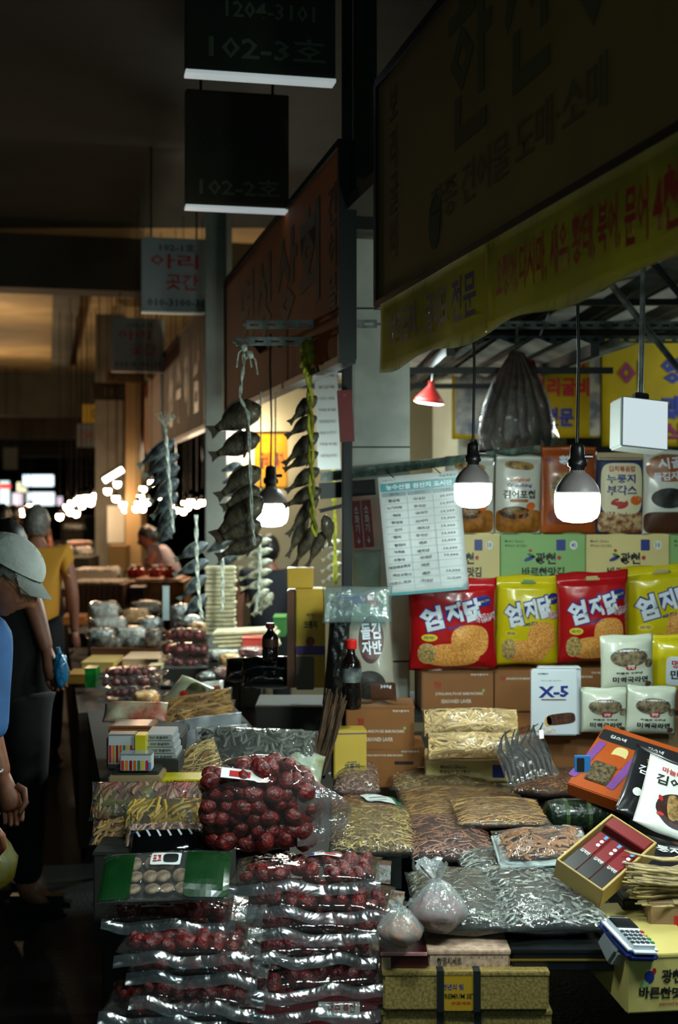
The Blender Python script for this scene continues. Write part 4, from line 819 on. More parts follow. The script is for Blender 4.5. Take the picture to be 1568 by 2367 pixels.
# ---------------- things between the shelf and the counter
flatpack_D = 4.40
def heap_bag(label, px0, px1, py0, py1, D, col, core, seed, L=.10, r=.0062, n=240, curl=.9, th=.12, z=None, name='seafood_pack', flm=None, align=.1):
    w = (px1 - px0) / F * D; h = (py1 - py0) / F * D; z = PZ(py1, D) if z is None else z
    t = thing(name, label, 'food pack', ((PX(px0, D) + PX(px1, D)) / 2, D, z), (-.5, 0, 0)); P = Pouch(w, h * 1.05, th, seed, .007, .05, .02)
    obj('wrapper', P.mesh(30, 24), flm or FILM_C, t, smooth=True); shreds(P, n, L, r, col, t, curl, core=core, fill=.86, seed=seed, lo=.5, align=align); return t
m_sq = M('dried_squid_strips', (228, 196, 138), .5, 0, None, None, 0, None, None, None, .35); m_sqc = M('dried_squid_heap', (150, 110, 64), .6, 0, (40, .5))
heap_bag('upper clear bag of dried pollack strips below the brown laver boxes', 975, 1205, 1640, 1705, 4.45, m_sq, m_sqc, 71)
heap_bag('lower clear bag of dried pollack strips resting on the cream gift box', 985, 1212, 1695, 1757, 4.36, m_sq, m_sqc, 72)
# X-5 card pack
t, w, h = carton('white snack pack with large blue handwriting and a chocolate bar picture', 1229, 1547, 1336, 1700, 4.42, .03, M('card_white', (206, 214, 222), .35, coat=.4), 'snack_box', flap=False, z=None)
TT(t, w, h, 'X-5', .48, .66, .66, .17, c_navy, .035, rot=.03); PP(t, w, h, .48, .54, .54, .018, M('brown_line_print', (120, 70, 50), .5)); TT(t, w, h, 'SAMJIN', .25, .93, .22, .03, c_blackp); TT(t, w, h, 'Choco Bar & Nuts', .42, .83, .45, .02, c_gp)
PP(t, w, h, .64, .25, .62, .17, M('choc_print', (92, 48, 26), .5, 0, (90, .6)), 4, rot=.12); PP(t, w, h, .36, .21, .16, .16, M('nougat_print', (206, 160, 96), .5), 2); PP(t, w, h, .3, .07, .5, .07, M('crumb_print', (180, 150, 110), .5, 0, (60, .4), None, 0, (226, 226, 220)), 2)
t2, w, h = carton('second white snack pack just behind the blue lettered one', 1244, 1541, 1344, 1698, 4.47, .04, M('card_white', (206, 214, 222), .35), 'snack_box', flap=False, z=None); obj('sleeve', BX((0, -.002, h * .97), (w * .96, .003, .004)), c_gp, t2)
# seaweed noodle pouches
c_np = M('noodle_pouch', (200, 206, 188), .3, coat=.5); c_bw = M('dark_soup_print', (60, 54, 44), .45, 0, (50, .7), None, 0, (150, 130, 100))
npr = [('P', 0, .62, .7, .34, c_bw, 2, 0), ('P', 0, .74, .76, .03, c_lwhite, 4, 0), ('T', '미역국라면', .02, .22, .66, .11, c_blackp, 0), ('T', '해물로 우려낸', .0, .34, .5, .04, c_blackp, 0), ('P', .03, .45, .2, .11, c_redp, 4, 0), ('T', '양반', .03, .45, .14, .07, c_lwhite, 0), ('P', .38, .5, .16, .16, c_bw, 2, 0), ('P', .37, .12, .13, .1, M('seal_print', (96, 60, 46), .5), 2, 0)]
standup('white seaweed noodle pouch on top of two others', 1388, 1512, 1466, 1594, 4.48, c_np, 81, npr, .05, -.03, .07, PZ(1594, 4.48), 'seaweed noodle pouches')
standup('white seaweed noodle pouch, lower left one beside the blue lettered pack', 1340, 1450, 1588, 1694, 4.46, c_np, 82, npr, 0, .0, .07, None, 'seaweed noodle pouches')
standup('white seaweed noodle pouch, lower right one behind the orange gift box', 1446, 1560, 1584, 1696, 4.44, c_np, 83, npr, 0, .03, .07, None, 'seaweed noodle pouches')
standup('yellow pouch with a white label at the right edge', 1496, 1620, 1465, 1600, 4.6, c_ybag, 84, [('P', .1, .4, .6, .5, c_lwhite, 8, 0), ('T', '명란', .05, .52, .3, .14, c_redp, 0), ('T', '만두', .05, .34, .34, .16, c_blackp, 0)], 0, 0, .08, None, 'yellow pouch')
t, w, h = carton('brown board carton under the noodle pouches at the right', 1424, 1702, 1640, 1850, 4.5, .3, c_board, z=ZT)
# bag of dark fish tails
t, P = slabpouch('clear bag of dark dried fish with tails sticking up, by the orange shrimp', (1170, 1822, 4.05), (1300, 1790, 4.05), (1235, 1672, 4.3), .17, .24, .04, FILM_C, 91, 'seafood_pack')
for k in range(9):
    x0 = -.07 + k * .016; pts = [(x0, .0, .01), (x0 + .01, -.005, .1), (x0 + .016 * math.sin(k), -.006, .18), (x0 + .02, -.004, .24 + .02 * math.sin(k * 2)), (x0 + .04, -.002, .27)]
    b = TUBE(pts, [.004, .013, .009, .004, .002], 6); bmesh.ops.scale(b, verts=b.verts, vec=(1, .6, 1)); obj('dried_fish', b, M('dark_tail', (44, 38, 34), .5, 0, (30, .3)), t, smooth=True)
patch(t, .075, .19, .014, .045, c_white, -.02, rot=-.2, name='price_tag')
t, w, h = carton('small blue and white packet lying against the orange gift box', 1330, 1748, 1366, 1788, 4.0, .02, M('packet_blue', (50, 120, 190), .35), 'small_packet', flap=False); PP(t, w, h, .35, .5, .5, .8, c_dark)
# dark corner: yellow boxes, black bags, soy bottles
t, w, h = carton('tall yellow crispy rice box behind the black bag, left of the dark post', 684, 1362, 752, 1590, 4.85, .12, c_yel, 'snack_box'); TT(t, w, h, '크룽지', .5, .64, .46, .08, c_blackp, .03); PP(t, w, h, .5, .47, .3, .1, M('dull_red_print', (130, 50, 30), .5), 2); PP(t, w, h, .5, .38, 1, .09, M('purple_edge', (80, 60, 130), .5)); PP(t, w, h, .32, .15, .62, .34, M('grey_print', (96, 90, 76), .5)); TT(t, w, h, '바삭', .5, .74, .26, .03, c_bluep)
t, w, h = carton('dull red edged carton beside the tall yellow box', 664, 1366, 684, 1590, 4.86, .12, M('dull_red_card', (110, 70, 50), .5), flap=True)
t, w, h = carton('small yellow box standing on top of the tall boxes', 664, 1314, 724, 1360, 4.86, .1, c_yel, 'snack_box', z=PZ(1362, 4.85) + .003)
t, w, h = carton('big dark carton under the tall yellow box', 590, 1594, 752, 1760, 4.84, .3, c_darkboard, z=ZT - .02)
t, P = slabpouch('white and blue laver flake pouch in the dark corner, tilted', (800, 1628, 4.62), (912, 1620, 4.62), (778, 1372, 4.7), .19, .40, .08, M('greyish_pouch', (150, 146, 132), .4, coat=.4), 95)
text(t, '돌김', .02, .25, .07, .06, c_lwhite, -.0046, .03, P.y); patch(t, .02, .22, .09, .17, M('dark_red_print', (70, 26, 22), .4), -.002, P.y, -.1, 2, 'print', 12, 12); text(t, '자반', .02, .19, .07, .05, c_lwhite, -.0046, .03, P.y); patch(t, -.02, .37, .13, .04, c_bluep, -.002, P.y); patch(t, .0, .06, .12, .1, M('laver_flake_print', (40, 36, 32), .5), -.002, P.y, 0, 2); patch(t, .05, .035, .09, .06, M('dark_caramel_print', (74, 42, 26), .4), -.0026, P.y); text(t, '300g', .06, .05, .04, .015, c_lwhite, -.004, .02, P.y)
patch(t, .03, .36, .06, .03, c_redp, -.0028, P.y, -.8)
for i, (px0, py0, px1, D) in enumerate([(745, 1388, 800, 4.66), (842, 1380, 905, 4.74)]):
    w = (px1 - px0) / F * D
    t = thing('seaweed_pouch', ['black bag of seaweed left of the laver flake pouch', 'black bag of seaweed behind the laver flake pouch'][i], 'food pack', ((PX(px0, D) + PX(px1, D)) / 2, D, PZ(1630 if i == 0 else 1540, D)), (0, .08 if i == 0 else 0, 0)); P = Pouch(w, (PZ(py0, D) - PZ(1630 if i == 0 else 1540, D)), .09, 97 + i, .012, .08, .04, 20); obj('pouch', P.mesh(20, 30), M('seaweed_black', (20, 24, 22), .35, 0, (30, .4), (40, .8)), t, smooth=True); obj('neck_tie', BX((0, -.002, P.h * .95), (w * .7, .02, .008), None, .003), c_dark, t)
t, P = slabpouch('empty clear plastic bag draped over the black seaweed bags', (748, 1440, 4.6), (905, 1440, 4.6), (735, 1358, 4.62), .25, .13, .03, FILM_M, 99, 'plastic_bag', None, 'bag')
def bottle(label, px, py0, py1, D, r, capm, bodym, labm, nm='sauce_bottle'):
    z = PZ(py1, D); h = PZ(py0, D) - z; t = thing(nm, label, 'bottle', (PX(px, D), D, z), group=None)
    obj('body', LATHE([(r * .6, 0), (r * .95, .004), (r, .015), (r, h * .3), (r * .93, h * .34), (r, h * .38), (r, h * .62), (r * .85, h * .7), (r * .45, h * .78), (r * .38, h * .84), (r * .38, h * .87)], 24), bodym, t, smooth=True)
    obj('cap', LATHE([(r * .52, h * .865), (r * .56, h * .875), (r * .56, h * .985), (r * .48, h)], 20), capm, t, smooth=False)
    obj('label', LATHE([(r * 1.01, h * .40), (r * 1.015, h * .60)], 24, cap=False), labm, t, smooth=True); return t
c_soy = M('dark_soy_glass', (18, 10, 8), .08, coat=.5)
bottle('soy sauce bottle with a bright red cap before the laver flake pouch', 812, 1478, 1640, 4.45, .036, M('cap_red', (206, 30, 24), .35), c_soy, M('bottle_label', (120, 130, 130), .5, 0, (24, .6)))
bottle('dark bottle with a wine red cap standing on the glossy black bundle', 625, 1440, 1530, 4.9, .031, M('cap_wine', (90, 14, 20), .35), c_soy, M('bottle_label_dark', (60, 30, 24), .4))
# twig bundle leaning
t = thing('twig_bundle', 'bundle of thin brown sticks leaning between the dark carton and yellow box', 'sticks', at(742, 1790, 4.35)); rg = random.Random(9)
for k in range(34):
    a = rg.uniform(-.03, .03); obj('stick', TUBE([(a - .02, rg.uniform(-.02, .02), .0), (a + .02, rg.uniform(-.02, .02), .12), (a * 1.2 + .05, rg.uniform(-.02, .02), .26 + rg.uniform(-.03, .03))], .003, 5), M('stick_brown', (96, 70, 50), .7, 0, (20, .3)), t)
# ------------------------------------------------------------------ jujube packs
def jujube_mesh(seed):
    b = bmesh.new(); bmesh.ops.create_icosphere(b, subdivisions=2, radius=1)
    for v in b.verts:
        c = v.co.copy(); k = 1 + .16 * noise.noise(c * 2.2 + Vector((seed, 0, 0))) - .07 * abs(math.sin(c.z * 6 + 4 * noise.noise(c + Vector((0, seed, 0)))))
        v.co = Vector((c.x * .0205 * k, c.y * .0195 * k, c.z * .0275 * k))
    me = bpy.data.meshes.new('jujube'); b.to_mesh(me); b.free(); me.materials.append(c_juj); me.polygons.foreach_set('use_smooth', [True] * len(me.polygons)); return me
JM = [jujube_mesh(i * 3.1) for i in range(4)]
FILM_J = film('jujube_pack_film', (255, 250, 248), .012, .05, 12, .5, .9); c_seal = film('seal_film', (222, 236, 242), .04, .17, 10, .8, 4.2)
def juj(parent, p, s=1.0):
    o = bpy.data.objects.new('jujube', R.choice(JM)); C.objects.link(o); o.parent = parent; o.location = p
    o.rotation_euler = (R.uniform(0, 6), R.uniform(0, 6), R.uniform(0, 6)); k = s * R.uniform(.85, 1.15); o.scale = (k, k, k)
def flat_juj(label, px0, px1, py, D, yaw=0, roll=0, depth=.2, th=.052, nx=8, nz=4, tag=None, seed=1, scale=1.0, group='flat jujube packs', seal=True, pitch=0):
    w = (px1 - px0) / F * D
    t = thing('jujube_pack', label, 'food pack', ((PX(px0, D) + PX(px1, D)) / 2, D, PZ(py, D)), (-PI / 2 + pitch, roll, yaw), group)
    P = Pouch(w, depth, th, seed, .004, .03, .02)
    obj('wrapper', P.mesh(30, 20), FILM_J, t, smooth=True)
    for j in range(nz):
        for i in range(nx):
            if nx * nz > 12 and R.random() < .06: continue
            x = ((i + .5 + R.uniform(-.25, .25)) / nx - .5) * w * .86; z = depth * (.13 + .78 * (j + .4 + R.uniform(-.2, .2)) / nz)
            juj(t, (x, P.y(x, z) * .35 + R.uniform(-.003, .003), z), scale * min(1, th / .052) * (.78 if i in (0, nx - 1) else .98))
    if seal:   # wavy welded seams at the front and at the right end
        for nm, fn, n in (('front_seam', lambda s, q: (-w / 2 + w * s, .006 * math.sin(s * 11 + seed) + .002 * math.sin(s * 23 + seed * 2) + .022 * q ** 1.5, -.017 * q + .002), 40), ('side_seam', lambda s, q: (w / 2 - .012 + .034 * q, .004 * math.sin(s * 7 + seed) + .004 * q, depth * (s * .98)), 14)):
            b = bmesh.new(); g = [[b.verts.new(fn(i / n, q)) for i in range(n + 1)] for q in (0, .35, .7, 1)]
            for q in range(3):
                for i in range(n): b.faces.new((g[q][i], g[q][i + 1], g[q + 1][i + 1], g[q + 1][i]))
            obj(nm, b, c_seal, t, smooth=True)
    if tag:
        u, v, r = tag; X, Z = u * w, v * depth
        patch(t, X, Z, .078, .032, c_white, -.004, P.y, r, 20, 'label_card', 6, 4); patch(t, X + .012, Z, .03, .024, c_redp, -.0046, P.y, r, 2, 'print', 8, 8); patch(t, X - .032, Z, .012, .028, c_bluep, -.0046, P.y, r, 20, 'print', 2, 2); text(t, '대추', X - .014, Z, .016, .014, c_bluep, -.005, .03, P.y, r); text(t, '산조', X + .033, Z + .006, .012, .008, c_redp, -.005, .03, P.y, r)
    return t
ords = ['topmost', 'second', 'third', 'fourth', 'fifth', 'lowest']
for k, (a, b, y, D, yw, rl, tg) in enumerate([(524, 880, 2040, 3.00, -.06, -.03, (.12, .62, .0)), (545, 905, 2104, 2.96, -.10, .02, None), (572, 920, 2156, 2.94, -.06, .03, None), (586, 870, 2208, 2.93, .04, .02, None), (566, 898, 2284, 2.91, .06, -.06, None), (572, 880, 2338, 2.90, -.04, -.03, None)]):
    flat_juj('flat jujube pack, %s in the right stack at the front corner' % ords[k], a, b, y, D, yw, rl, tag=tg, seed=101 + k, group='right stack of jujube packs', nx=8)
for k, (a, b, y, D, yw, rl, tg) in enumerate([(264, 578, 2206, 2.86, .02, .02, (-.12, .84, .05)), (292, 596, 2252, 2.86, -.02, .02, None), (300, 590, 2318, 2.85, .0, .08, None), (228, 525, 2352, 2.84, 0, .05, None)]):
    flat_juj('flat jujube pack, %s in the left stack at the front corner' % ['topmost', 'second', 'third', 'lowest'][k], a, b, y, D, yw, rl, tag=tg, seed=121 + k, group='left stack of jujube packs', nx=7)
flat_juj('jujube pack with a tilted label under the green mushroom pack', 236, 545, 2128, 2.95, .03, .02, tag=(-.1, .2, .12), seed=131, group='left stack of jujube packs')
t, w, h = carton('red printed carton under the right jujube stack at the bottom edge', 560, 2348, 880, 2432, 2.92, .3, M('red_printed_carton', (110, 24, 30), .5, 0, (5, .1)), z=.342); PP(t, w, h, .7, .72, .3, .5, c_white); TT(t, w, h, '대추 특산', .72, .75, .2, .3, c_redp)
t, w, h = carton('dark carton under the left jujube stack', 240, 2372, 545, 2432, 2.88, .3, c_darkboard, z=.342)
# the big bulging jujube bag
t = thing('jujube_pack', 'big bulging clear bag of jujubes standing on the right stack', 'food pack', at(605, 1958, 3.12), (0, 0, .05), None)
def bigw(z): return .10 + .045 * math.sin(min(1, z / .12) * PI * .9) + (.03 if z < .1 else 0) - max(0, z - .14) * .75
for j in range(7):
    z = .022 + j * .029; hw = .138 - abs(z - .095) * .18 - (.06 if j == 6 else 0); nn = max(3, int(hw * 2 / .036))
    for i in range(nn):
        for q in range(3): juj(t, ((i + .5 + (.5 if q == 1 else 0) + R.uniform(-.3, .3)) / nn * 2 * hw - hw - .01, -.05 + q * .03 + R.uniform(-.01, .01) + abs((i + .5) / nn - .5) * .05, z + R.uniform(-.006, .006)), 1.08)
b = bmesh.new(); bmesh.ops.create_uvsphere(b, u_segments=48, v_segments=30, radius=1)
for v in b.verts:
    c = v.co.copy(); sx_ = abs(c.x) ** .75 * (1 if c.x > 0 else -1); sz = abs(c.z) ** .8 * (1 if c.z > 0 else -1)
    n = 1 + .05 * noise.noise(c * 3.3) + .03 * noise.noise(c * 8)
    v.co = Vector((sx_ * (.158 - .035 * max(0, c.z)) * n - .01, c.y * .085 * n, .108 + sz * .112 * n))
obj('wrapper', b, FILM_J, t, smooth=True)
b = bmesh.new(); g = []
for j in range(13):
    s = j / 12; g.append([b.verts.new((.085 + .10 * q + .035 * s * q - .05 * (1 - s) * 0 + .02 * math.sin(s * 5) * q, -.05 + .05 * q + .008 * math.sin(s * 11 + q * 3), .185 - .17 * s - .06 * q * (1 - s))) for q in (0, .25, .5, .75, 1)])
for j in range(12):
    for q in range(4): b.faces.new((g[j][q], g[j][q + 1], g[j + 1][q + 1], g[j + 1][q]))
obj('loose_flap', b, film('flap_film', (215, 205, 205), .10, .1, 26, .9, 2), t, smooth=True)
q = obj('label_card', BX((-.045, -.062, .188), (.10, .002, .030), Euler((-.9, .12, 0))), c_white, t)
obj('print', BX((-.05, -.0635, .189), (.05, .002, .018), Euler((-.9, .12, 0)), .0008), c_redp, q)
# ------------------------------------------------------------------ left stack of other packs
c_leaf = M('glossy_green_pouch', (14, 58, 22), .3, coat=.5, noise_=(8, .2))
t, P = slabpouch('green ended clear pack of dried mushrooms on the left stack', (218, 2092, 2.92), (532, 2082, 2.92), (218, 1996, 3.03), .30, .155, .045, FILM_C, 141, 'mushroom_pack')
t['group'] = 'left stack packs'
for s, wd in ((-1, .075), (1, .10)): patch(t, s * (.15 - wd / 2) * .98, .0775, wd, .145, c_leaf, -.0025, P.y, 0, 20, 'green_end', 8, 10)
obj('backing', BX((0, .004, .078), (.28, .004, .14)), M('mushroom_dark', (40, 40, 30), .8, 0, (40, .5)), t)
for k in range(11):
    x = -.07 + (k % 4) * .036 + R.uniform(-.01, .01); z = .035 + (k // 4) * .038
    b = LATHE([(.002, -.004), (.017, -.003), (.019, 0), (.015, .005), (.002, .008)], 14); bmesh.ops.rotate(b, verts=b.verts, matrix=Euler((PI / 2 + R.uniform(-.6, .6), R.uniform(-.5, .5), 0)).to_matrix()); obj('mushroom', b, M('dried_mushroom', (168, 140, 108), .6, 0, (60, .4)), t, (x, -.008, z), smooth=True)
patch(t, .0, .11, .07, .038, c_white, -.004, P.y, -.05, 20, 'label_card'); patch(t, .012, .11, .035, .028, c_dark, -.005, P.y, 0, 4); text(t, '표고', -.02, .11, .02, .02, c_redp, -.005, .03, P.y)
def longpack(label, px0, px1, py0, py1, D, outer, inner, n, L, r, seed, fish=False, roll=0, al=1.2, th=.05, nm='seafood_pack', tilt=.75, z=None, core=None, group=None):
    w = (px1 - px0) / F * D; hh = (py1 - py0) / F * D / max(.5, math.sin(tilt) + .05)
    z = PZ(py1, D) if z is None else z
    t = thing(nm, label, 'food pack', ((PX(px0, D) + PX(px1, D)) / 2, D, z + .01), (-(PI / 2 - tilt), roll, 0), group)
    P = Pouch(w, hh, th, seed, .005, .03, .03); obj('wrapper', P.mesh(30, 18), outer, t, smooth=True)
    if inner: shreds(P, n, L, r, inner, t, .3, fish, core=core, align=al, seed=seed, lo=.4)
    return t, P, w, hh
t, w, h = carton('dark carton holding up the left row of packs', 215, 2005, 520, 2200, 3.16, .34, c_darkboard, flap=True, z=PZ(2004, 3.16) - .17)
m_veg = M('dried_vegetable_bits', (110, 112, 66), .5, 0, (10, .6), None, 0, (150, 50, 60), None, None, .45); m_vegc = M('vegetable_heap', (80, 80, 54), .6, 0, (25, .6), None, 0, (120, 60, 60))
m_yell = M('yellow_dried_slices', (170, 136, 40), .5, 0, None, None, 0, None, None, None, .4); m_yelc = M('yellow_heap', (96, 74, 26), .6, 0, (40, .5))
t, P, w, h = longpack('black glossy pack lying on the left stack above the green pack', 292, 515, 1942, 2006, 3.14, M('black_wrapper', (10, 12, 13), .12, coat=.8, bump=(16, .6)), None, 0, 0, 0, 151, th=.06)
for k in range(8): patch(t, -w * .4 + k * w * .11, h * .75, .005, h * .25, c_lwhite, -.003, P.y, .5, 20, 'print', 2, 3)
t, P, w, h = longpack('pack of pale pink dried strips above the black pack', 285, 500, 1922, 1968, 3.20, FILM_C, m_pnk, 60, .06, .004, 152, al=1.4, core=m_pnkc)
t, P, w, h = longpack('clear pack of yellow striped dried slices, upper one on the left stack', 282, 505, 1866, 1932, 3.26, FILM_C, m_yell, 90, .07, .005, 153, al=.9, core=m_yelc)
t, P, w, h = longpack('brownish pack sticking out below the vegetable pack at the left', 204, 500, 1900, 1965, 3.30, FILM_C, m_brn, 120, .05, .004, 154, al=.9, core=m_brnc)
t, P, w, h = longpack('clear pack of mixed green and red dried vegetables, topmost at left', 204, 490, 1822, 1905, 3.34, FILM_C, m_veg, 140, .045, .008, 155, al=1.2, core=m_vegc, tilt=1.0)
t, w, h = carton('dark carton under the vegetable pack', 215, 1905, 500, 2000, 3.505, .05, c_darkboard, z=.345)
# aisle table goods
ZA = .68
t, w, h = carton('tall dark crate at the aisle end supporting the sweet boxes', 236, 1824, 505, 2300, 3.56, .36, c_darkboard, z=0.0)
t, w, h = carton('beige flat box under the colourful sweet boxes', 250, 1806, 372, 1825, 3.60, .16, M('beige_flat_box', (150, 128, 90), .6), z=PZ(1824, 3.56) + .003, flap=False)
t, w, h = carton('yellow topped packet with dark lettering beside the sweet boxes', 372, 1812, 478, 1824, 3.6, .1, c_ybag, z=PZ(1824, 3.56) + .003, flap=False, name='snack_box'); TT(t, w, h, '인절미과자', .5, .5, .8, .7, c_dark)
cols = [(190, 40, 30), (206, 120, 30), (120, 30, 30), (200, 90, 24), (60, 110, 60), (210, 180, 50)]
def sweetbox(label, px0, py0, px1, py1, D, z, depth=.14, roll=0, pitch=0):
    w = (px1 - px0) / F * D; h = (py1 - py0) / F * D; t = thing('snack_box', label, 'box', ((PX(px0, D) + PX(px1, D)) / 2, D, z), (pitch, roll, 0))
    obj('carton_body', BX((0, depth / 2, h / 2), (w, depth, h), None, .002), M('sweet_white', (190, 194, 196), .45), t)
    for k in range(7): patch(t, (-.42 + k * .13) * w, h * .36, w * .09, h * .62, M('sweet_col_%d' % (k % 6), cols[k % 6], .45), name='print', nx=2, nz=2)
    patch(t, .44 * w, h * .3, w * .1, h * .5, M('tag_blue', (90, 140, 200), .4), nx=2, nz=2); obj('top_lid', BX((0, depth / 2, h + .002), (w, depth, .004)), M('clear_lid_grey', (130, 140, 144), .2, coat=.5), t)
zz = PZ(1806, 3.60) + .006
t, w, h = carton('dark low box on the beige flat box', 258, 1790, 366, 1805, 3.62, .14, c_darkboard, z=zz, flap=False)
zz += h + .002; sweetbox('small colourful sweet box tilted forward in front of the others', 278, 1752, 350, 1789, 3.61, zz, .05)
sweetbox('taller colourful sweet box with orange and yellow bars behind the small one', 250, 1722, 312, 1789, 3.70, zz, .05)
t, w, h = carton('yellow and blue upright packet beside the tall sweet box', 312, 1720, 336, 1789, 3.69, .06, c_ybag, z=zz, flap=False, name='snack_box'); PP(t, w, h, .5, .4, .9, .2, M('tag_blue', (90, 140, 200), .4))
for k in range(4):
    t, w, h = carton(['white box with dark writing, lowest of four', 'white box with dark writing, second from below', 'white box with dark writing, third from below', 'white box with dark writing, topmost of four'][k] + ' beside the sweet boxes', 344 - k * 3, 1766 - k * 15, 408 - k * 3, 1780 - k * 15, 3.74, .14, M('white_written_box', (150, 156, 160), .5), 'snack_box', z=PZ(1824, 3.56) + .063 + k * .0185 - .02, flap=False)
    TT(t, w, h, '국산 둥굴레차', .5, .55, .7, .45, c_dark)
t, w, h = carton('dark box under the white written boxes', 340, 1786, 412, 1822, 3.72, .15, c_darkboard, z=PZ(1824, 3.56) + .004, flap=False)
t, w, h = carton('kraft box with a clear window on the left row', 250, 1682, 350, 1724, 4.14, .16, c_kraft, 'gift_box', flap=False, z=None)
obj('window', BX((0, .08, h + .001), (w * .78, .12, .004), None, .001), M('window_grey', (150, 160, 160), .2, coat=.5), t); obj('rim', BX((0, .002, h + .003), (w, .006, .006)), c_kraft, t)
t, w, h = carton('dark carton under the kraft window box', 246, 1725, 420, 1800, 4.13, .28, c_darkboard, z=ZA + .004, flap=False)
flatw = [('bright printed pack with green and red figures on the left row', 236, 385, 1634, 1676, 4.45, M('print_mix_pouch', (196, 190, 160), .35, 0, (12, .6), (20, .4), .5, (180, 70, 50)), 161, 0, .8), ('upper long pack of brown dried fish with gold edge glints', 372, 545, 1612, 1668, 4.75, None, 162, -.18, .9), ('lower long pack of brown dried fish under the gold edged one', 366, 550, 1640, 1690, 4.62, None, 163, -.15, .9), ('upper pale dried fish in white film', 398, 562, 1668, 1715, 4.35, M('pale_fish_film', (160, 166, 170), .4, 0, (10, .25), (14, .7), .3), 164, -.13, .8), ('lower pale dried fish in white film', 412, 576, 1695, 1742, 4.25, M('pale_fish_film', (160, 166, 170), .4), 165, -.13, .8)]
for lb, a, b_, y0, y1, D, mt, sd, rl, tl in flatw:
    if mt is None: longpack(lb, a, b_, y0, y1, D, FILM_C, m_brn, 90, .12, .006, sd, True, rl, .0, .05, tilt=tl, core=m_brnc)
    else: longpack(lb, a, b_, y0, y1, D, mt, None, 0, 0, 0, sd, False, rl, 0, .05, tilt=tl)
longpack('clear pack of brown dried anchovy sticks behind the big jujube bag', 372, 530, 1742, 1815, 3.9, FILM_C, m_tan, 200, .09, .003, 166, True, -.45, .1, .06, tilt=.9, core=m_brnc)
longpack('crinkled clear pack of grey seaweed behind the big jujube bag', 440, 735, 1702, 1782, 4.0, FILM_C, M('grey_leaf', (84, 88, 78), .6, 0, None, None, 0, None, None, None, .4), 220, .05, .006, 167, False, .03, None, .07, tilt=.7, core=M('grey_leaf_heap', (50, 52, 44), .7, 0, (30, .5)))
t, P = slabpouch('torn looking white and olive pack at the right of the grey seaweed', (652, 1790, 3.95), (742, 1812, 3.95), (660, 1706, 4.1), .12, .13, .04, M('white_olive_pouch', (176, 190, 178), .35, 0, (14, .6), (24, .7), .4, (120, 120, 60)), 168)
t, w, h = carton('dark carton beneath the grey seaweed pack', 500, 1790, 742, 1900, 3.98, .3, c_darkboard, z=ZT + .0, flap=False)
t, w, h = carton('orange brown long box behind the brown dried fish packs', 380, 1596, 515, 1630, 4.95, .1, c_kraft, z=None, roll=-.18, flap=False)
t, P = slabpouch('pale green and white pouch leaning at an angle above the brown fish packs', (380, 1622, 4.9), (440, 1648, 4.85), (425, 1556, 5.0), .15, .14, .05, M('pale_green_pouch', (176, 180, 150), .35, 0, (9, .25), None, .5), 169)
patch(t, .03, .08, .07, .08, M('olive_print', (84, 80, 40), .5, 0, (40, .5)), -.002, P.y, 0, 3); patch(t, .0, .05, .03, .03, c_redp, -.003, P.y, .4, 2)
t, P = slabpouch('white edged pack folded beside the pale green pouch', (450, 1622, 4.95), (515, 1612, 4.95), (450, 1575, 5.05), .12, .10, .04, M('white_shiny_pouch', (206, 212, 206), .25, 0, (14, .25), (16, .7), .4), 170)
# glossy black bundle under the wine-capped bottle
for k in range(3):
    t, P, w, h = longpack(['glossy black bundle under the wine capped bottle', 'lower glossy black bundle on the dark carton', 'small black glossy pack left of the bundles'][k], [556, 560, 520][k], [690, 680, 590][k], [1528, 1556, 1530][k], [1568, 1594, 1580][k], [4.93, 4.90, 5.1][k], M('black_wrapper', (10, 12, 13), .12), None, 0, 0, 0, 175 + k, th=.08, tilt=.9)
# ------------------------------------------------------------------ dried fish on ropes
def fish_parts(kind, bodym, finm):
    """a dried croaker: local x from tail (0) to snout (1), z up the back"""
    b = bmesh.new(); st = [(1.0, .02, .02, .0), (.965, .07, .05, -.01), (.92, .115, .075, 0), (.85, .155, .09, .005), (.75, .18, .095, .005), (.62, .185, .09, 0), (.5, .16, .08, -.002), (.38, .12, .06, 0), (.28, .08, .04, .004), (.2, .055, .026, .006), (.15, .05, .018, .006)]
    rings = []; n = 12
    for x, hz, hy, dz in st: rings.append([b.verts.new((x, math.cos(2 * PI * k / n) * hy, dz + math.sin(2 * PI * k / n) * hz * (1 + .05 * math.sin(x * 40)))) for k in range(n)])
    for i in range(len(rings) - 1):
        for k in range(n): b.faces.new((rings[i][k], rings[i][(k + 1) % n], rings[i + 1][(k + 1) % n], rings[i + 1][k]))
    b.faces.new(rings[0][::-1]); b.faces.new(rings[-1])
    def fin(pts, th=.006):
        q = bmesh.new(); f = q.faces.new([q.verts.new((x, 0, z)) for x, z in pts]); r = bmesh.ops.extrude_face_region(q, geom=[f]); bmesh.ops.translate(q, verts=[v for v in r['geom'] if isinstance(v, bmesh.types.BMVert)], vec=(0, th, 0)); bmesh.ops.recalc_face_normals(q, faces=q.faces[:]); return q
    return [('body', b, bodym, True), ('tail_fin', fin([(.17, .045), (.10, .075), (.0, .11), (.03, .0), (.0, -.09), (.10, -.06), (.17, -.04)]), finm, False), ('dorsal_fin', fin([(.78, .17), (.72, .225), (.6, .215), (.45, .18), (.32, .11), (.34, .085), (.5, .145), (.65, .17)]), finm, False), ('pelvic_fin', fin([(.68, -.165), (.58, -.235), (.55, -.2), (.6, -.165)]), finm, False), ('pectoral_fin', fin([(.78, -.02), (.64, -.06), (.62, -.01), (.7, .02)], .012), finm, False)]
FT = {}
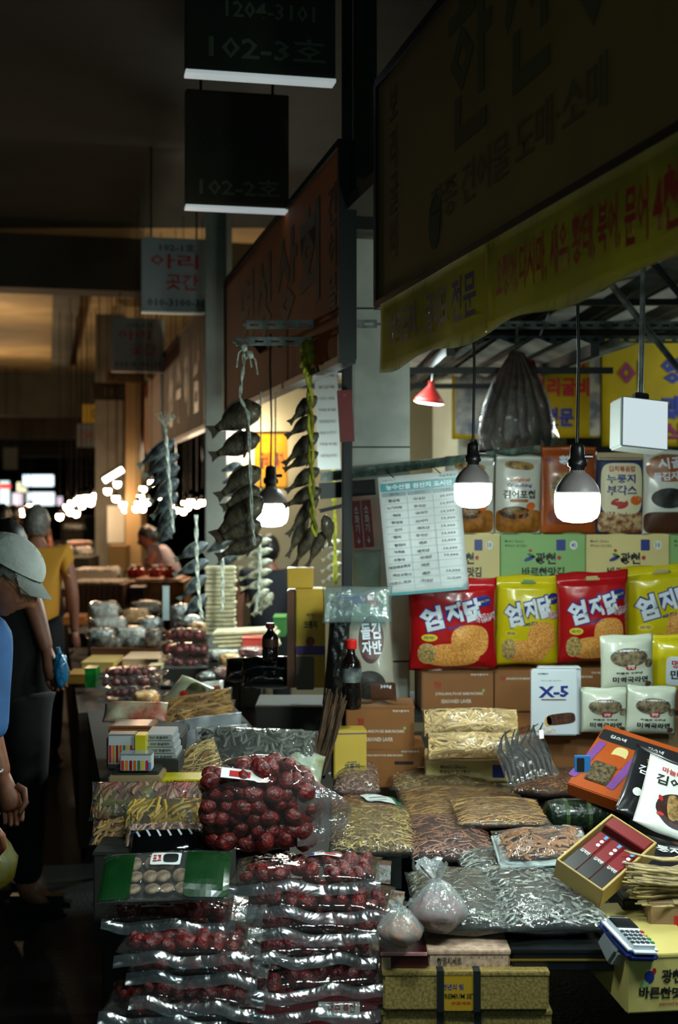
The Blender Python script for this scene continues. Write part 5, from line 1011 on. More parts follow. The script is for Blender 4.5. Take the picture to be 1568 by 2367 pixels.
def make_fish(kind, bodym, finm, eyem):
    root = thing('dried_fish', 'x', 'dried fish')
    for nm, b, m_, sm in fish_parts(kind, bodym, finm):
        o = obj(nm, b, m_, root, smooth=sm)
        if nm == 'pectoral_fin': o.location = (0, -.095, 0)
    for s in (-1,): e = bmesh.new(); bmesh.ops.create_uvsphere(e, u_segments=10, v_segments=6, radius=.022); obj('eye', e, eyem, root, (.91, s * .062, .045), smooth=True)
    e = TUBE([(1.0, -.01, -.02), (.95, -.055, -.035)], .008, 5); obj('mouth', e, eyem, root)
    FT[kind] = [root, True]; return root
make_fish('dark', M('dark_croaker_skin', (58, 50, 40), .42, .1, (7, .35), (30, .5), .2, (92, 84, 62)), M('dark_fin', (66, 54, 38), .6), M('fish_eye', (20, 18, 16), .2))
make_fish('grey', M('grey_croaker_skin', (104, 116, 122), .34, .25, (6, .5), (26, .5), .3, (50, 54, 58)), M('grey_fin', (120, 124, 112), .5), M('fish_eye', (20, 18, 16), .2))
make_fish('pale', M('pale_fish_skin', (196, 200, 180), .45, .05, (6, .35), (26, .4), .1, (120, 112, 90)), M('pale_fin', (176, 170, 140), .5), M('fish_eye', (20, 18, 16), .2))
def place_fish(kind, label, hd, tl, D, hpx, group, twist=0, dD=0):
    root, fresh = FT[kind]; o = root if fresh else dup(root); FT[kind][1] = False
    a, b = at(tl[0], tl[1], D + dD), at(hd[0], hd[1], D); x = b - a; L = x.length; x.normalize(); y = Vector((0, 1, 0)); y = (y - x * y.dot(x)).normalized()
    if twist: y = Matrix.Rotation(twist, 3, x) @ y
    z = x.cross(y)
    if z.z < 0: z = -z; y = -y   # keep the back up
    m = Matrix((x, y, z)).transposed()
    if m.determinant() < 0: y = -y; m = Matrix((x, y, z)).transposed()
    m = m.to_4x4(); m.translation = a; s = hpx / F * D / .37 * .85
    o.matrix_world = m @ Matrix.Diagonal((L, s, s, 1)); o['label'] = label; o['category'] = 'dried fish'; o['group'] = group; return o
def string(nm, kind, D, fishes, group):
    nths = ['topmost', 'second', 'third', 'fourth', 'fifth', 'sixth', 'seventh', 'eighth', 'ninth', 'tenth', 'eleventh', 'twelfth']
    for k, f in enumerate(fishes):
        place_fish(kind, '%s %s' % (nths[k] if k < len(fishes) - 1 else 'lowest', nm), f[0], f[1], D + R.uniform(-.03, .03), f[2], group, R.uniform(-.35, .35))
string('dark dried croaker on the white rope left of the near bulb', 'dark', 4.94, [((602, 938), (484, 1002), 78), ((600, 1008), (486, 1058), 62), ((602, 1082), (500, 1152), 64), ((600, 1128), (512, 1176), 52), ((606, 1150), (492, 1245), 84), ((604, 1208), (500, 1252), 62), ((606, 1240), (500, 1290), 52)], 'string of dark croakers on the white rope')
string('dark dried croaker on the yellow rope beside the paper list', 'dark', 4.96, [((732, 915), (668, 980), 38), ((732, 962), (660, 1012), 36), ((736, 1000), (655, 1076), 40), ((736, 1045), (655, 1088), 34), ((738, 1082), (660, 1138), 40), ((742, 1130), (655, 1172), 42), ((735, 1150), (664, 1240), 34), ((712, 1196), (664, 1290), 32), ((728, 1215), (680, 1312), 40), ((752, 1225), (710, 1312), 32), ((752, 1190), (764, 1265), 36)], 'string of dark croakers on the yellow rope')
string('grey dried croaker on the far white rope with a frayed top', 'grey', 6.5, [((404, 1018), (318, 1080), 36), ((412, 1050), (330, 1104), 34), ((414, 1078), (338, 1130), 34), ((412, 1108), (345, 1164), 36), ((410, 1140), (350, 1198), 36), ((406, 1176), (356, 1238), 34), ((402, 1215), (362, 1262), 30)], 'string of grey croakers on the frayed rope')
string('grey dried croaker on the low rope above the far jujube bag', 'grey', 6.3, [((480, 1256), (402, 1296), 34), ((482, 1296), (400, 1332), 32), ((476, 1330), (412, 1388), 32), ((478, 1376), (418, 1430), 34)], 'string of grey croakers on the low rope')
string('pale dried fish on the rope right of the cream bundle', 'pale', 6.6, [((628, 1248), (548, 1266), 24), ((630, 1270), (548, 1292), 24), ((630, 1296), (550, 1314), 24), ((628, 1318), (552, 1340), 24), ((630, 1344), (556, 1362), 24), ((622, 1362), (572, 1402), 26), ((616, 1372), (584, 1424), 26), ((630, 1370), (600, 1420), 26)], 'string of pale fish by the bundle')
string('pale dried fish behind the dark post on a yellow green rope', 'pale', 6.4, [((788, 1250), (742, 1268), 20), ((788, 1276), (744, 1296), 20), ((790, 1302), (742, 1322), 20), ((788, 1328), (744, 1346), 20)], 'string of pale fish behind the post')
string('grey dried fish half hidden behind the dark croakers', 'grey', 6.7, [((560, 1072), (505, 1092), 24), ((560, 1100), (508, 1120), 24), ((560, 1130), (508, 1150), 24), ((556, 1270), (482, 1330), 32), ((540, 1240), (470, 1282), 32)], 'half hidden grey fish')
def rope(label, pts, D, r, mat, strands=2, frayed=False, knots=()):
    t = thing('rope', label, 'rope', at(*pts[0], D)); o0 = at(*pts[0], D)
    P_ = [at(x, y, D) - o0 for x, y in pts]; fine = []
    for a, b in zip(P_[:-1], P_[1:]):
        for k in range(6): fine.append(a.lerp(b, k / 6))
    fine.append(P_[-1])
    for s in range(strands): obj('strand', TUBE([p + Vector((r * .9 * math.cos(i * .9 + s * PI), r * .6 * math.sin(i * .9 + s * PI) - .035, 0)) for i, p in enumerate(fine)], r * .75, 6), mat, t, smooth=True)
    if frayed:
        for k in range(9): a = -2.6 + k * .32; obj('frayed_end', TUBE([(0, -.035, 0), (.02 * math.cos(a), -.035, .03), (.055 * math.cos(a), -.035, .05 + .03 * math.sin(-a))], .002, 4), mat, t)
    for q in knots:
        b = bmesh.new(); bmesh.ops.create_icosphere(b, subdivisions=2, radius=r * 3.4); kk = at(*q, D) - o0
        for v in b.verts: v.co *= 1 + .3 * noise.noise(v.co * 90)
        obj('knot', b, mat, t, kk + Vector((0, -.035, 0)), smooth=True)
        for s in (-1, 1): obj('knot_tail', TUBE([kk + Vector((0, -.035, 0)), kk + Vector((s * .02, -.04, -.02)), kk + Vector((s * .028, -.04, -.075))], r * .7, 5), mat, t)
    return t
rope('white rope tied to the dusty rail carrying the left dark croakers', [(566, 800), (564, 850), (556, 920), (576, 960), (580, 1080), (584, 1200), (590, 1260)], 4.9, .0045, c_rope, 2, False, [(566, 806), (580, 822)])
rope('yellow rope tied to the dusty rail carrying the right dark croakers', [(716, 800), (714, 860), (718, 940), (720, 1060), (722, 1180), (730, 1240)], 4.92, .009, c_yrope, 3, False, [(714, 806), (720, 826)])
rope('frayed white rope rising beside the grey croakers', [(384, 990), (388, 1040), (392, 1100), (398, 1180), (402, 1230)], 6.4, .006, c_rope, 2, True)
rope('white rope of the low string of grey croakers', [(455, 1190), (456, 1260), (458, 1330), (464, 1400), (470, 1430)], 6.2, .006, c_rope, 2)
rope('white rope tied round the cream bundle of dried fish', [(516, 1270), (516, 1340), (516, 1400), (512, 1412)], 6.3, .006, c_rope, 2)
rope('white rope of the pale fish beside the cream bundle', [(601, 1240), (602, 1300), (600, 1360), (592, 1420)], 6.5, .006, c_rope, 2)
rope('yellow green rope of the pale fish behind the dark post', [(770, 1060), (774, 1200), (776, 1350)], 6.3, .008, c_yrope, 2)
for i, px in enumerate((603, 637)):
    t = thing('rope', ['left thin cord hanging above the near bulb', 'right thin cord hanging above the near bulb'][i], 'rope', at(px, 1125, 5.5)); obj('wire', TUBE([(0, 0, 0), (0, 0, (1125 - 905) / F * 5.5)], .004, 6), c_rope, t); obj('hook', TUBE([(0, 0, 0), (.008, 0, -.01), (0, 0, -.02)], .003, 5), c_steel, t)
t = thing('dried_fish_bundle', 'cream ribbed bundle of stacked dried pollack tied with a white rope', 'dried fish', at(511, 1466, 6.45))
for k in range(16): obj('dried_pollack', BX((R.uniform(-.004, .004), 0, .011 + k * .0212), (.15 + R.uniform(-.006, .006), .10, .018), Euler((0, R.uniform(-.03, .03), 0)), .005), M('cream_pollack', (206, 196, 160), .6, 0, (30, .15)), t)
t = thing('dried_fish_bundle', 'pale slab of dried pollack lying behind the dark bottle', 'dried fish', at(570, 1506, 6.0), (0, -.05, 0))
for k in range(5): obj('dried_pollack', BX((R.uniform(-.01, .01), .1, .01 + k * .019), (.29, .2, .016), Euler((0, 0, R.uniform(-.1, .1))), .005), M('cream_pollack', (206, 196, 160), .6), t)
# ------------------------------------------------------------------ farther stalls
def stall_table(label, D0, D1, c0, c1, z, mat):
    Dm = (D0 + D1) / 2; t = thing('display_table', label, 'table', (ais((c0 + c1) / 2, Dm), Dm, 0), (0, 0, AISLE)); w = c1 - c0; d = (D1 - D0) * .97
    obj('tabletop', BX((0, 0, z - .015), (w, d, .03)), mat, t); obj('apron', BX((-w / 2 + .01, 0, z / 2 + .02), (.015, d, z - .1)), mat, t); obj('front_board', BX((0, -d / 2 + .01, z / 2 + .02), (w * .98, .015, z - .1)), mat, t)
    for sx_ in (-.46, .46):
        for sy_ in (-.46, .46): obj('leg', TUBE([(sx_ * w, sy_ * d, 0), (sx_ * w, sy_ * d, z - .04)], .02, 6), c_dark, t)
stall_table('long table of the second stall carrying jujube packs', 5.5, 8.0, .14, .90, .64, c_wood)
stall_table('long table of the third stall with heaps in clear film', 8.1, 11.2, .14, .75, .70, c_wood)
stall_table('long table of the fourth stall along the aisle', 11.5, 16.0, .10, .50, .74, c_wood)
stall_table('farthest long table of the row of stalls', 16.5, 24.0, .05, .5, .76, c_wood)
for k, (a, b, y, D) in enumerate([(224, 366, 1562, 5.86), (222, 372, 1585, 5.80), (228, 366, 1612, 5.75), (232, 362, 1640, 5.70)]):
    flat_juj('flat jujube pack, %s in the aisle side stack of the second stall' % ['topmost', 'second', 'third', 'lowest'][k], a, b, y, D, 0, 0, .2, .055, 7, 2, None, 180 + k, .9, 'aisle side jujube stack of the second stall')
for k, (a, b, y, D) in enumerate([(370, 482, 1478, 6.35), (368, 480, 1512, 6.3), (366, 500, 1540, 6.22), (370, 498, 1572, 6.15)]):
    flat_juj('bulging jujube pack, %s in the middle stack of the second stall' % ['topmost', 'second', 'third', 'lowest'][k], a, b, y, D, 0, 0, .2, .085 if k < 2 else .055, 7, 2, None, 190 + k, 1.2 if k < 2 else .9, 'middle jujube stack of the second stall', k > 1)
t, w, h = carton('dark carton under the middle stack of jujube packs', 366, 1574, 500, 1620, 6.15, .26, c_darkboard, z=.645, flap=False)
def table_z(x, D):
    c = x + .2247 * D; tz = 0.0
    for D0, D1, c1, zt in ((5.5, 8.0, .90, .64), (8.1, 11.2, .75, .70), (11.5, 16.0, .50, .74), (16.5, 24, .5, .76)):
        if D0 - .2 <= D <= D1 + .1 and .0 <= c <= c1 + .1: tz = zt
    return tz
def farbox(label, a, y0, b, y1, D, depth, mat, z=None, cat='box', name='carton', group=None, inner=None):
    z = max(PZ(y1, D) if z is None else z, table_z(PX((a + b) / 2, D), D) + .003)
    t, w, h = carton(label, a, y0, b, y1, D, depth, mat, name, cat, group, z=z, flap=False)
    obj('rim', BX((0, depth / 2, h), (w + .004, depth + .004, .006), None, .001), mat, t)
    if inner: obj('goods', BX((0, depth / 2, h + .01), (w * .86, depth * .86, .016), None, .004), inner, t)
    return t
farbox('tan open box with a lit rim at the aisle edge of the second stall', 188, 1532, 262, 1556, 6.5, .3, M('tan_box', (190, 160, 92), .5), None)
farbox('white and orange flat box in the middle of the second stall', 282, 1524, 366, 1542, 6.6, .3, M('white_orange_box', (226, 190, 150), .5), None)
farbox('yellow cream box with brown print on the second stall', 344, 1540, 372, 1580, 6.1, .1, M('cream_print_box', (214, 200, 150), .5, 0, (30, .5)), None)
farbox('dark brown tray box under the silvery packs', 208, 1500, 366, 1532, 6.9, .35, M('tray_brown', (96, 52, 22), .6), None)
farbox('green cloth wrapped box end at the aisle edge', 196, 1546, 222, 1590, 6.0, .1, M('green_wrap', (20, 130, 50), .3, coat=.5, noise_=(20, .4)), None)
farbox('golden flat box sticking out into the aisle', 152, 1560, 206, 1582, 6.2, .2, M('golden_box', (150, 112, 44), .5), None)
farbox('reddish brown wooden crate at the third stall', 150, 1372, 285, 1440, 9.4, .5, M('crate_brown', (110, 60, 28), .6, 0, None, None, 0, None, None, None, 0, 0, (8, 3, .3)), None, inner=M('crate_goods', (200, 180, 150), .6, 0, (30, .5)))
farbox('orange tray near the aisle at the third stall', 128, 1444, 196, 1462, 8.6, .3, M('tray_orange', (190, 110, 40), .6), None)
farbox('orange shelf box of the third stall behind the grey croakers', 300, 1345, 425, 1400, 9.6, .5, M('shelf_orange', (196, 130, 62), .6, 0, (12, .4)), None, inner=M('goods_orange', (190, 110, 50), .6, 0, (30, .6)))
farbox('black bowl box on the orange shelf box', 300, 1358, 332, 1385, 9.3, .2, c_black, None)
farbox('grey lidded trays at the fourth stall', 162, 1336, 262, 1370, 11.8, .5, M('tray_grey', (150, 140, 126), .5), None, inner=M('tray_goods', (206, 196, 176), .5, 0, (30, .5)))
farbox('dark counter front of the fourth stall', 118, 1290, 205, 1330, 13.4, .6, c_darkboard, None)
farbox('brown dark cabinet in the far stall row', 140, 1195, 196, 1250, 18, .8, c_darkboard, None)
farbox('cream counter between the distant pillars', 250, 1262, 290, 1322, 13.2, .3, M('counter_cream', (150, 120, 70), .6), None)
farbox('bright white freezer box between the distant pillars', 248, 1170, 288, 1255, 14.0, .3, M('freezer_white', (206, 214, 206), .4), PZ(1255, 14.0))
farbox('white upright card standing among the film packs', 376, 1356, 391, 1434, 7.4, .01, M('card_pale', (190, 206, 206), .5), None, 'sign', 'price_card')
farbox('green topped carton behind the dark bottle', 632, 1428, 660, 1472, 6.6, .2, M('green_card', (50, 120, 50), .5), None)
farbox('red and white packet under the frayed rope string', 560, 1476, 604, 1500, 5.9, .1, M('red_white_packet', (190, 70, 60), .4), None)
def prop(lb, x, D, w, d, z):
    tz = table_z(x, D)
    if z - tz < .02: return
    t = thing('carton', 'dark carton under the ' + lb, 'box', (x, D, tz + .002)); h = z - tz - .005
    obj('carton_body', BX((0, d / 2, h / 2), (w * .8, d * .85, h), None, min(.003, h * .2)), c_darkboard, t); obj('lid', BX((0, d / 2, h - .002), (w * .81, d * .86, .004)), c_darkboard, t)
# film packs, each its own
c_silv = M('silver_contents', (216, 222, 218), .35, .3, (30, .6), (40, .8)); c_styr = M('white_crumbly', (232, 232, 220), .6, 0, (30, .3), (40, .9)); c_dk2 = M('dark_contents', (60, 52, 44), .5, 0, (30, .6), (40, .8), .3, (150, 140, 120)); c_or2 = M('orange_contents', (200, 140, 66), .5, 0, (30, .5), (40, .8), .3, (230, 200, 150))
spots = [('white crumbly pack, larger one on the brown crate', 196, 272, 1392, 1438, 7.9, c_styr), ('white crumbly pack, lower and flatter', 196, 292, 1428, 1460, 7.7, c_styr), ('clear pack with yellow glints at the third stall', 280, 345, 1408, 1446, 7.9, c_or2), ('silvery crinkled pack beside the upright card, left', 316, 372, 1428, 1470, 7.3, c_silv), ('silvery crinkled pack right of the upright card', 392, 440, 1398, 1440, 7.2, c_silv), ('bright silvery pack above the dark tray, left', 196, 262, 1454, 1482, 7.1, c_silv), ('bright silvery pack above the dark tray, right', 262, 335, 1450, 1484, 7.05, c_styr), ('silver and dark pack in the brown tray, left', 214, 284, 1474, 1508, 6.95, c_dk2), ('silver and dark pack in the brown tray, right', 282, 350, 1474, 1508, 6.95, c_silv), ('dark crinkled pack between the trays and the jujube stack', 330, 372, 1456, 1500, 6.9, c_dk2),
 ('pale pack at the base of the cream bundle', 474, 560, 1500, 1530, 5.95, c_styr), ('beige pack right of the jujube stack', 500, 576, 1512, 1552, 5.8, c_or2), ('white and red pack near the black bundle', 488, 560, 1544, 1582, 5.6, M('red_white_contents', (196, 170, 160), .4, 0, (18, .7), (30, .7), .4, (130, 30, 34))), ('pink film pack under the dark bottle', 548, 610, 1498, 1524, 5.6, M('pink_contents', (190, 130, 130), .4, 0, (24, .4), (30, .7), .4)),
 ('white goods pile at the fourth stall, left', 148, 196, 1330, 1346, 12.2, c_styr), ('white goods pile at the fourth stall, middle', 196, 240, 1318, 1342, 12.4, c_styr), ('bright white pack stack before the grey pillar', 248, 276, 1308, 1334, 12.0, M('bright_white', (226, 230, 224), .4)), ('glinting green and white packs in the grey trays', 196, 250, 1352, 1372, 11.2, c_silv), ('pinkish goods on the far counter', 150, 210, 1250, 1262, 14.6, M('pink_goods', (190, 130, 110), .5, 0, (20, .5))), ('white goods on the far counter, left', 122, 170, 1262, 1288, 14.2, c_styr), ('white goods on the far counter, right', 170, 216, 1264, 1288, 14.0, c_silv), ('small bright goods by the far bulbs', 142, 196, 1210, 1228, 17.5, c_silv), ('orange goods on the far shelf by the cream pillar', 340, 400, 1334, 1352, 10.2, c_or2), ('white glinting pack beside the pale green pouch', 452, 520, 1556, 1590, 5.75, c_silv), ('reddish film pack by the aisle side jujube stack', 300, 366, 1600, 1640, 5.62, c_or2), ('bright film pack under the low string of grey croakers', 400, 470, 1424, 1452, 7.0, c_silv), ('white film pack in front of the orange shelf box', 300, 372, 1390, 1420, 8.6, c_styr), ('cream film pack left of the cream bundle', 430, 480, 1440, 1476, 6.7, c_or2), ('small white film pack at the table edge behind the trays', 200, 240, 1482, 1500, 7.4, c_styr), ('yellow goods heap before the vendor', 300, 350, 1332, 1350, 10.6, c_or2)]
for i, (lb, a, b_, y0, y1, D, mt) in enumerate(spots):
    w = (b_ - a) / F * D; h = (y1 - y0) / F * D; t = thing('film_pack', lb, 'food pack', at((a + b_) / 2, y1, D)); d = min(.3, max(w * .7, .12)); prop(lb, PX((a + b_) / 2, D), D, w, d, PZ(y1, D))
    def lump(sc, seed, n=14):
        b = bmesh.new(); bmesh.ops.create_uvsphere(b, u_segments=n * 2, v_segments=n, radius=1)
        for v in b.verts:
            c = v.co.copy(); k = (1 + .22 * noise.noise(c * 2.6 + Vector((seed, 0, 0))) + .12 * noise.noise(c * 7 + Vector((0, seed, 0))))
            f_ = lambda q: math.copysign(abs(q) ** .6, q); v.co = Vector((f_(c.x) * w / 2 * k * sc, f_(c.y) * d / 2 * k * sc + d / 2, h / 2 + f_(c.z) * h / 2 * sc * k))
        return b
    obj('contents', lump(.86, i * 2.3), mt, t, smooth=True, kind='stuff'); obj('wrapper', lump(1, i * 1.7 + 4), FILM_C, t, smooth=True)
for i, (px, D) in enumerate([(322, 10.0), (358, 9.9), (372, 10.1), (308, 10.2), (392, 9.8)]):
    bottle(['red sauce jar on the far shelf, leftmost but one', 'red sauce jar on the far shelf in the middle', 'red sauce jar on the far shelf beside the vendor', 'dark red sauce jar at the left end of the far shelf', 'small red sauce jar at the right end of the far shelf'][i], px, 1306, 1336, D, .045, c_lwhite if i % 2 else c_redp, M('red_sauce', (150, 30, 18), .3, coat=.4), M('red_label', (176, 50, 30), .4), 'sauce_jar')
# lit back walls of the farther stalls
struct('wall_stall', BX((ais(2.3, 8.6), 8.6, 1.3), (2.4, .08, 2.6), Euler((0, 0, AISLE))), M('stall_wall_cream', (128, 118, 90), .7, 0, (2, .12)))
struct('wall_side', BX((ais(2.6, 12), 12, 1.3), (.08, 8, 2.6), Euler((0, 0, AISLE))), M('stall_wall_pale', (196, 200, 180), .7, 0, (2, .12)))
# ------------------------------------------------------------------ people
def skin(vs, es, sub=2, root=0):
    me = bpy.data.meshes.new('skin'); me.from_pydata([v[:3] for v in vs], es, []); o = bpy.data.objects.new('skin', me); TS.collection.objects.link(o)
    md = o.modifiers.new('s', 'SKIN'); md.use_smooth_shade = True
    for i, v in enumerate(vs):
        sv = me.skin_vertices[0].data[i]; r = v[3]; sv.radius = r if isinstance(r, tuple) else (r, r); sv.use_root = (i == root)
    sd = o.modifiers.new('d', 'SUBSURF'); sd.levels = sub; TS.collection.objects.unlink(o); me2 = bake(o); return me2
def head_bm(bm, M4, s=1.0, mats=None):
    """head with brow, nose, lips, chin; local x forward, z up, centre at the ears"""
    n0 = len(bm.verts); tmp = bmesh.new(); bmesh.ops.create_uvsphere(tmp, u_segments=40, v_segments=28, radius=1)
    g = lambda x, c, w: math.exp(-((x - c) / w) ** 2)
    for v in tmp.verts:
        c = v.co.copy(); x, y, z = c.x * .098, c.y * .075, c.z * .118
        if c.z < 0: y *= 1 - .28 * (-c.z) ** 1.5; x = x * (1 - .1 * (-c.z)) + (.018 * (-c.z) if c.x > 0 else .02 * (-c.z))
        if c.x > 0:
            f = g(y, 0, .02)
            x += .030 * g(y, 0, .011) * g(z, -.022, .018) * (c.x > .4) + .016 * g(y, 0, .010) * g(z, .005, .022)
            x -= .012 * (g(y, .030, .013) + g(y, -.030, .013)) * g(z, .010, .012)
            x += .006 * g(z, .032, .010) * g(abs(y), .02, .03)
            x += .008 * f * (g(z, -.055, .006) + g(z, -.068, .006)) - .005 * f * g(z, -.0615, .0035) + .012 * f * g(z, -.1, .016)
        v.co = Vector((x, y, z)) * s
    tmp.verts.index_update(); vm = {v.index: bm.verts.new(M4 @ v.co) for v in tmp.verts}
    for f in tmp.faces: bm.faces.new([vm[v.index] for v in f.verts])
    for sgn in (-1, 1):
        e = LATHE([(.004, -.01), (.018, -.006), (.020, 0), (.012, .004), (.004, .001)], 14)
        for v in e.verts: v.co = Vector((v.co.x * .75, v.co.z * sgn, v.co.y * 1.5)) ; v.co = Vector((v.co.x - .008, v.co.y + sgn * .074, v.co.z)) * s
        e.verts.index_update(); em = {v.index: bm.verts.new(M4 @ v.co) for v in e.verts}
        for f in e.faces: bm.faces.new([em[v.index] for v in f.verts])
        e.free()
    tmp.free()
def hair_bm(M4, s=1.0, low=-.2, bald=0):
    b = bmesh.new(); bmesh.ops.create_uvsphere(b, u_segments=36, v_segments=24, radius=1); dl = []
    for v in b.verts:
        c = v.co
        lim = .30 if c.x > .45 else (.05 if c.x > .1 else (-.25 if c.x > -.3 else -.55))
        if c.z < lim: dl.append(v)
    bmesh.ops.delete(b, geom=dl, context='VERTS')
    for v in b.verts:
        c = v.co.copy(); k = 1 + .05 * noise.noise(c * 6); v.co = M4 @ (Vector((c.x * .106 * k - .004, c.y * .084 * k, c.z * .128 * k)) * s)
    return b
def hand_to(bm, wrist, elbow, s=1.0, palm_dir=None, curl=.5, side=1):
    w = Vector(wrist); d = (w - Vector(elbow)).normalized(); ref = Vector(palm_dir or (1, 0, 0)); lat = (ref - d * ref.dot(d)).normalized(); nrm = d.cross(lat) * side
    tube(bm, [w - d * .02 * s, w + d * .02 * s, w + d * .05 * s, w + d * .085 * s, w + d * .095 * s], [.021 * s, .027 * s, .033 * s, .033 * s, .024 * s], 10)
    for k, (l, o_) in enumerate(((.062, .026), (.072, .009), (.068, -.009), (.054, -.026))):
        b0 = w + d * .085 * s + lat * o_ * s; p = [b0]; a = 0
        for q in range(3): a += curl * .7; p.append(p[-1] + (d * math.cos(a) + nrm * math.sin(a)) * l * s * (.42, .33, .25)[q])
        tube(bm, p, [.0095 * s, .0088 * s, .008 * s, .006 * s], 8)
    b0 = w + d * .03 * s + lat * .028 * s; tube(bm, [b0, b0 + (d * .6 + lat * .7) * .03 * s, b0 + (d * .9 + lat * .35 + nrm * .3) * .06 * s, b0 + (d + nrm * .5) * .08 * s], [.013 * s, .011 * s, .0095 * s, .007 * s], 8)
def figure(label, loc, yaw, J, shirt, pants, hair=None, headrot=(0, 0, 0), s=1.0, sleeve=.55, group=None, skinm=None, girth=1.0, apron=None, shoes=None, hs=1.0):
    """J: joints in local metres, x forward, y left, z up"""
    D0 = dict(pelvis=(0, 0, .93), belly=(0, 0, 1.08), chest=(0, 0, 1.26), neck=(0, 0, 1.43), head=(.02, 0, 1.56), shL=(0, .18, 1.38), elL=(.0, .235, 1.10), wrL=(.05, .235, .86), shR=(0, -.18, 1.38), elR=(0, -.235, 1.10), wrR=(.05, -.235, .86), hiL=(0, .09, .88), knL=(.02, .1, .48), anL=(-.01, .1, .09), toL=(.13, .11, .03), hiR=(0, -.09, .88), knR=(.02, -.1, .48), anR=(-.01, -.1, .09), toR=(.13, -.11, .03))
    D0.update(J); K = {k: Vector(v) * s for k, v in D0.items()}; g = girth; skinm = skinm or c_skin
    t = thing('person', label, 'person', loc, (0, 0, yaw), group)
    def mk(seq, rad, edges): return skin([tuple(K[n] if isinstance(n, str) else n) + (rad[i],) for i, n in enumerate(seq)], edges)
    seq = ['pelvis', 'belly', 'chest', 'neck', 'shL', 'elL', 'wrL', 'shR', 'elR', 'wrR', 'hiL', 'knL', 'anL', 'toL', 'hiR', 'knR', 'anR', 'toR', K['neck'].lerp(K['head'], .6)]
    rad = [(.12, .10), (.12, .09), (.14, .10), .055, .055, .042, .027, .055, .042, .027, .085, .058, .042, .035, .085, .058, .042, .035, .05]
    rad = [tuple(q * s * g for q in r) if isinstance(r, tuple) else r * s for r in rad]
    es = [(0, 1), (1, 2), (2, 3), (2, 4), (4, 5), (5, 6), (2, 7), (7, 8), (8, 9), (0, 10), (10, 11), (11, 12), (12, 13), (0, 14), (14, 15), (15, 16), (16, 17), (3, 18)]
    me = mk(seq, rad, es); bm = bmesh.new(); bm.from_mesh(me)
    HM = Matrix.Translation(K['head']) @ Euler(headrot).to_matrix().to_4x4() @ Matrix.Scale(hs, 4)
    head_bm(bm, HM, s); hand_to(bm, K['wrL'], K['elL'], s, (1, 0, 0), .5, 1); hand_to(bm, K['wrR'], K['elR'], s, (1, 0, 0), .5, -1)
    obj('body', bm, skinm, t, smooth=True)
    for sg in (-1, 1):
        for nm, rr, ox, mt in (('eye', .0115, .082, M('eye_white', (190, 186, 176), .3)), ):
            e = bmesh.new(); bmesh.ops.create_uvsphere(e, u_segments=10, v_segments=8, radius=rr * s); o = obj(nm, e, mt, t, HM @ (Vector((ox, sg * .030, .010)) * s), smooth=True)
            e = bmesh.new(); bmesh.ops.create_uvsphere(e, u_segments=8, v_segments=6, radius=.0055 * s); obj('iris', e, c_black, o, (HM.to_3x3() @ Vector((.0085, 0, -.001))) * s)
    sh = lambda a, b_, f: K[a].lerp(K[b_], f)
    ve = [K['pelvis'] + Vector((0, 0, -.09 * s)), 'belly', 'chest', K['chest'].lerp(K['neck'], .75), 'shL', sh('shL', 'elL', .5), sh('shL', 'elL', sleeve * 1.6 if sleeve < .62 else .99), 'shR', sh('shR', 'elR', .5), sh('shR', 'elR', sleeve * 1.6 if sleeve < .62 else .99)]
    r2 = [(.165, .165), (.155, .15), (.16, .135), .068, .074, .064, .062, .074, .064, .062]; r2 = [tuple(q * s * g for q in r) if isinstance(r, tuple) else r * s for r in r2]
    obj('shirt', mk(ve, r2, [(0, 1), (1, 2), (2, 3), (2, 4), (4, 5), (5, 6), (2, 7), (7, 8), (8, 9)]), shirt, t, smooth=True)
    vp = [sh('pelvis', 'belly', .75), 'hiL', 'knL', sh('anL', 'knL', .05), 'hiR', 'knR', sh('anR', 'knR', .05)]; r3 = [(.135, .115), .10, .078, .062, .10, .078, .062]; r3 = [tuple(q * s * g for q in r) if isinstance(r, tuple) else r * s for r in r3]
    obj('trousers', mk(vp, r3, [(0, 1), (1, 2), (2, 3), (0, 4), (4, 5), (5, 6)]), pants, t, smooth=True)
    for sd in 'LR':
        a = K['an' + sd]; b = bmesh.new(); bx(b, Vector((a.x + .045, a.y, .035)), (.25 * s, .095 * s, .07), None, .025); obj('shoe', b, shoes or c_black, t, smooth=False)
    if hair: obj('hair', hair_bm(HM, s), hair, t, smooth=True)
    if apron:
        b = bmesh.new(); gg = []
        for j in range(9):
            f = j / 8; c = K['pelvis'].lerp(K['chest'], f * 1.15) ; gg.append([b.verts.new(c + Vector((.155 * math.cos(u * 1.1) * s - (.01 * f), .15 * math.sin(u * 1.25) * s * (1 - .35 * f), -.25 * (1 - f) * s))) for u in (-1, -.5, 0, .5, 1)])
        for j in range(8):
            for i in range(4): b.faces.new((gg[j][i], gg[j][i + 1], gg[j + 1][i + 1], gg[j + 1][i]))
        bmesh.ops.solidify(b, geom=b.faces[:], thickness=.006); obj('apron', b, apron, t, smooth=True)
    return t, K, HM
c_hair = M('black_hair', (20, 17, 15), .45, 0, (80, .4)); c_hairg = M('grey_hair', (120, 116, 108), .5, 0, (80, .3)); c_blue = M('blue_shirt', (70, 116, 178), .75, 0, (14, .08), (30, .3)); c_blk = M('black_shirt', (8, 9, 10), .85, 0, (10, .2)); c_navyp = M('navy_trousers', (8, 10, 12), .85); c_ylw = M('ochre_shirt', (190, 132, 34), .8); c_dim = M('dim_shirt', (60, 50, 44), .8)
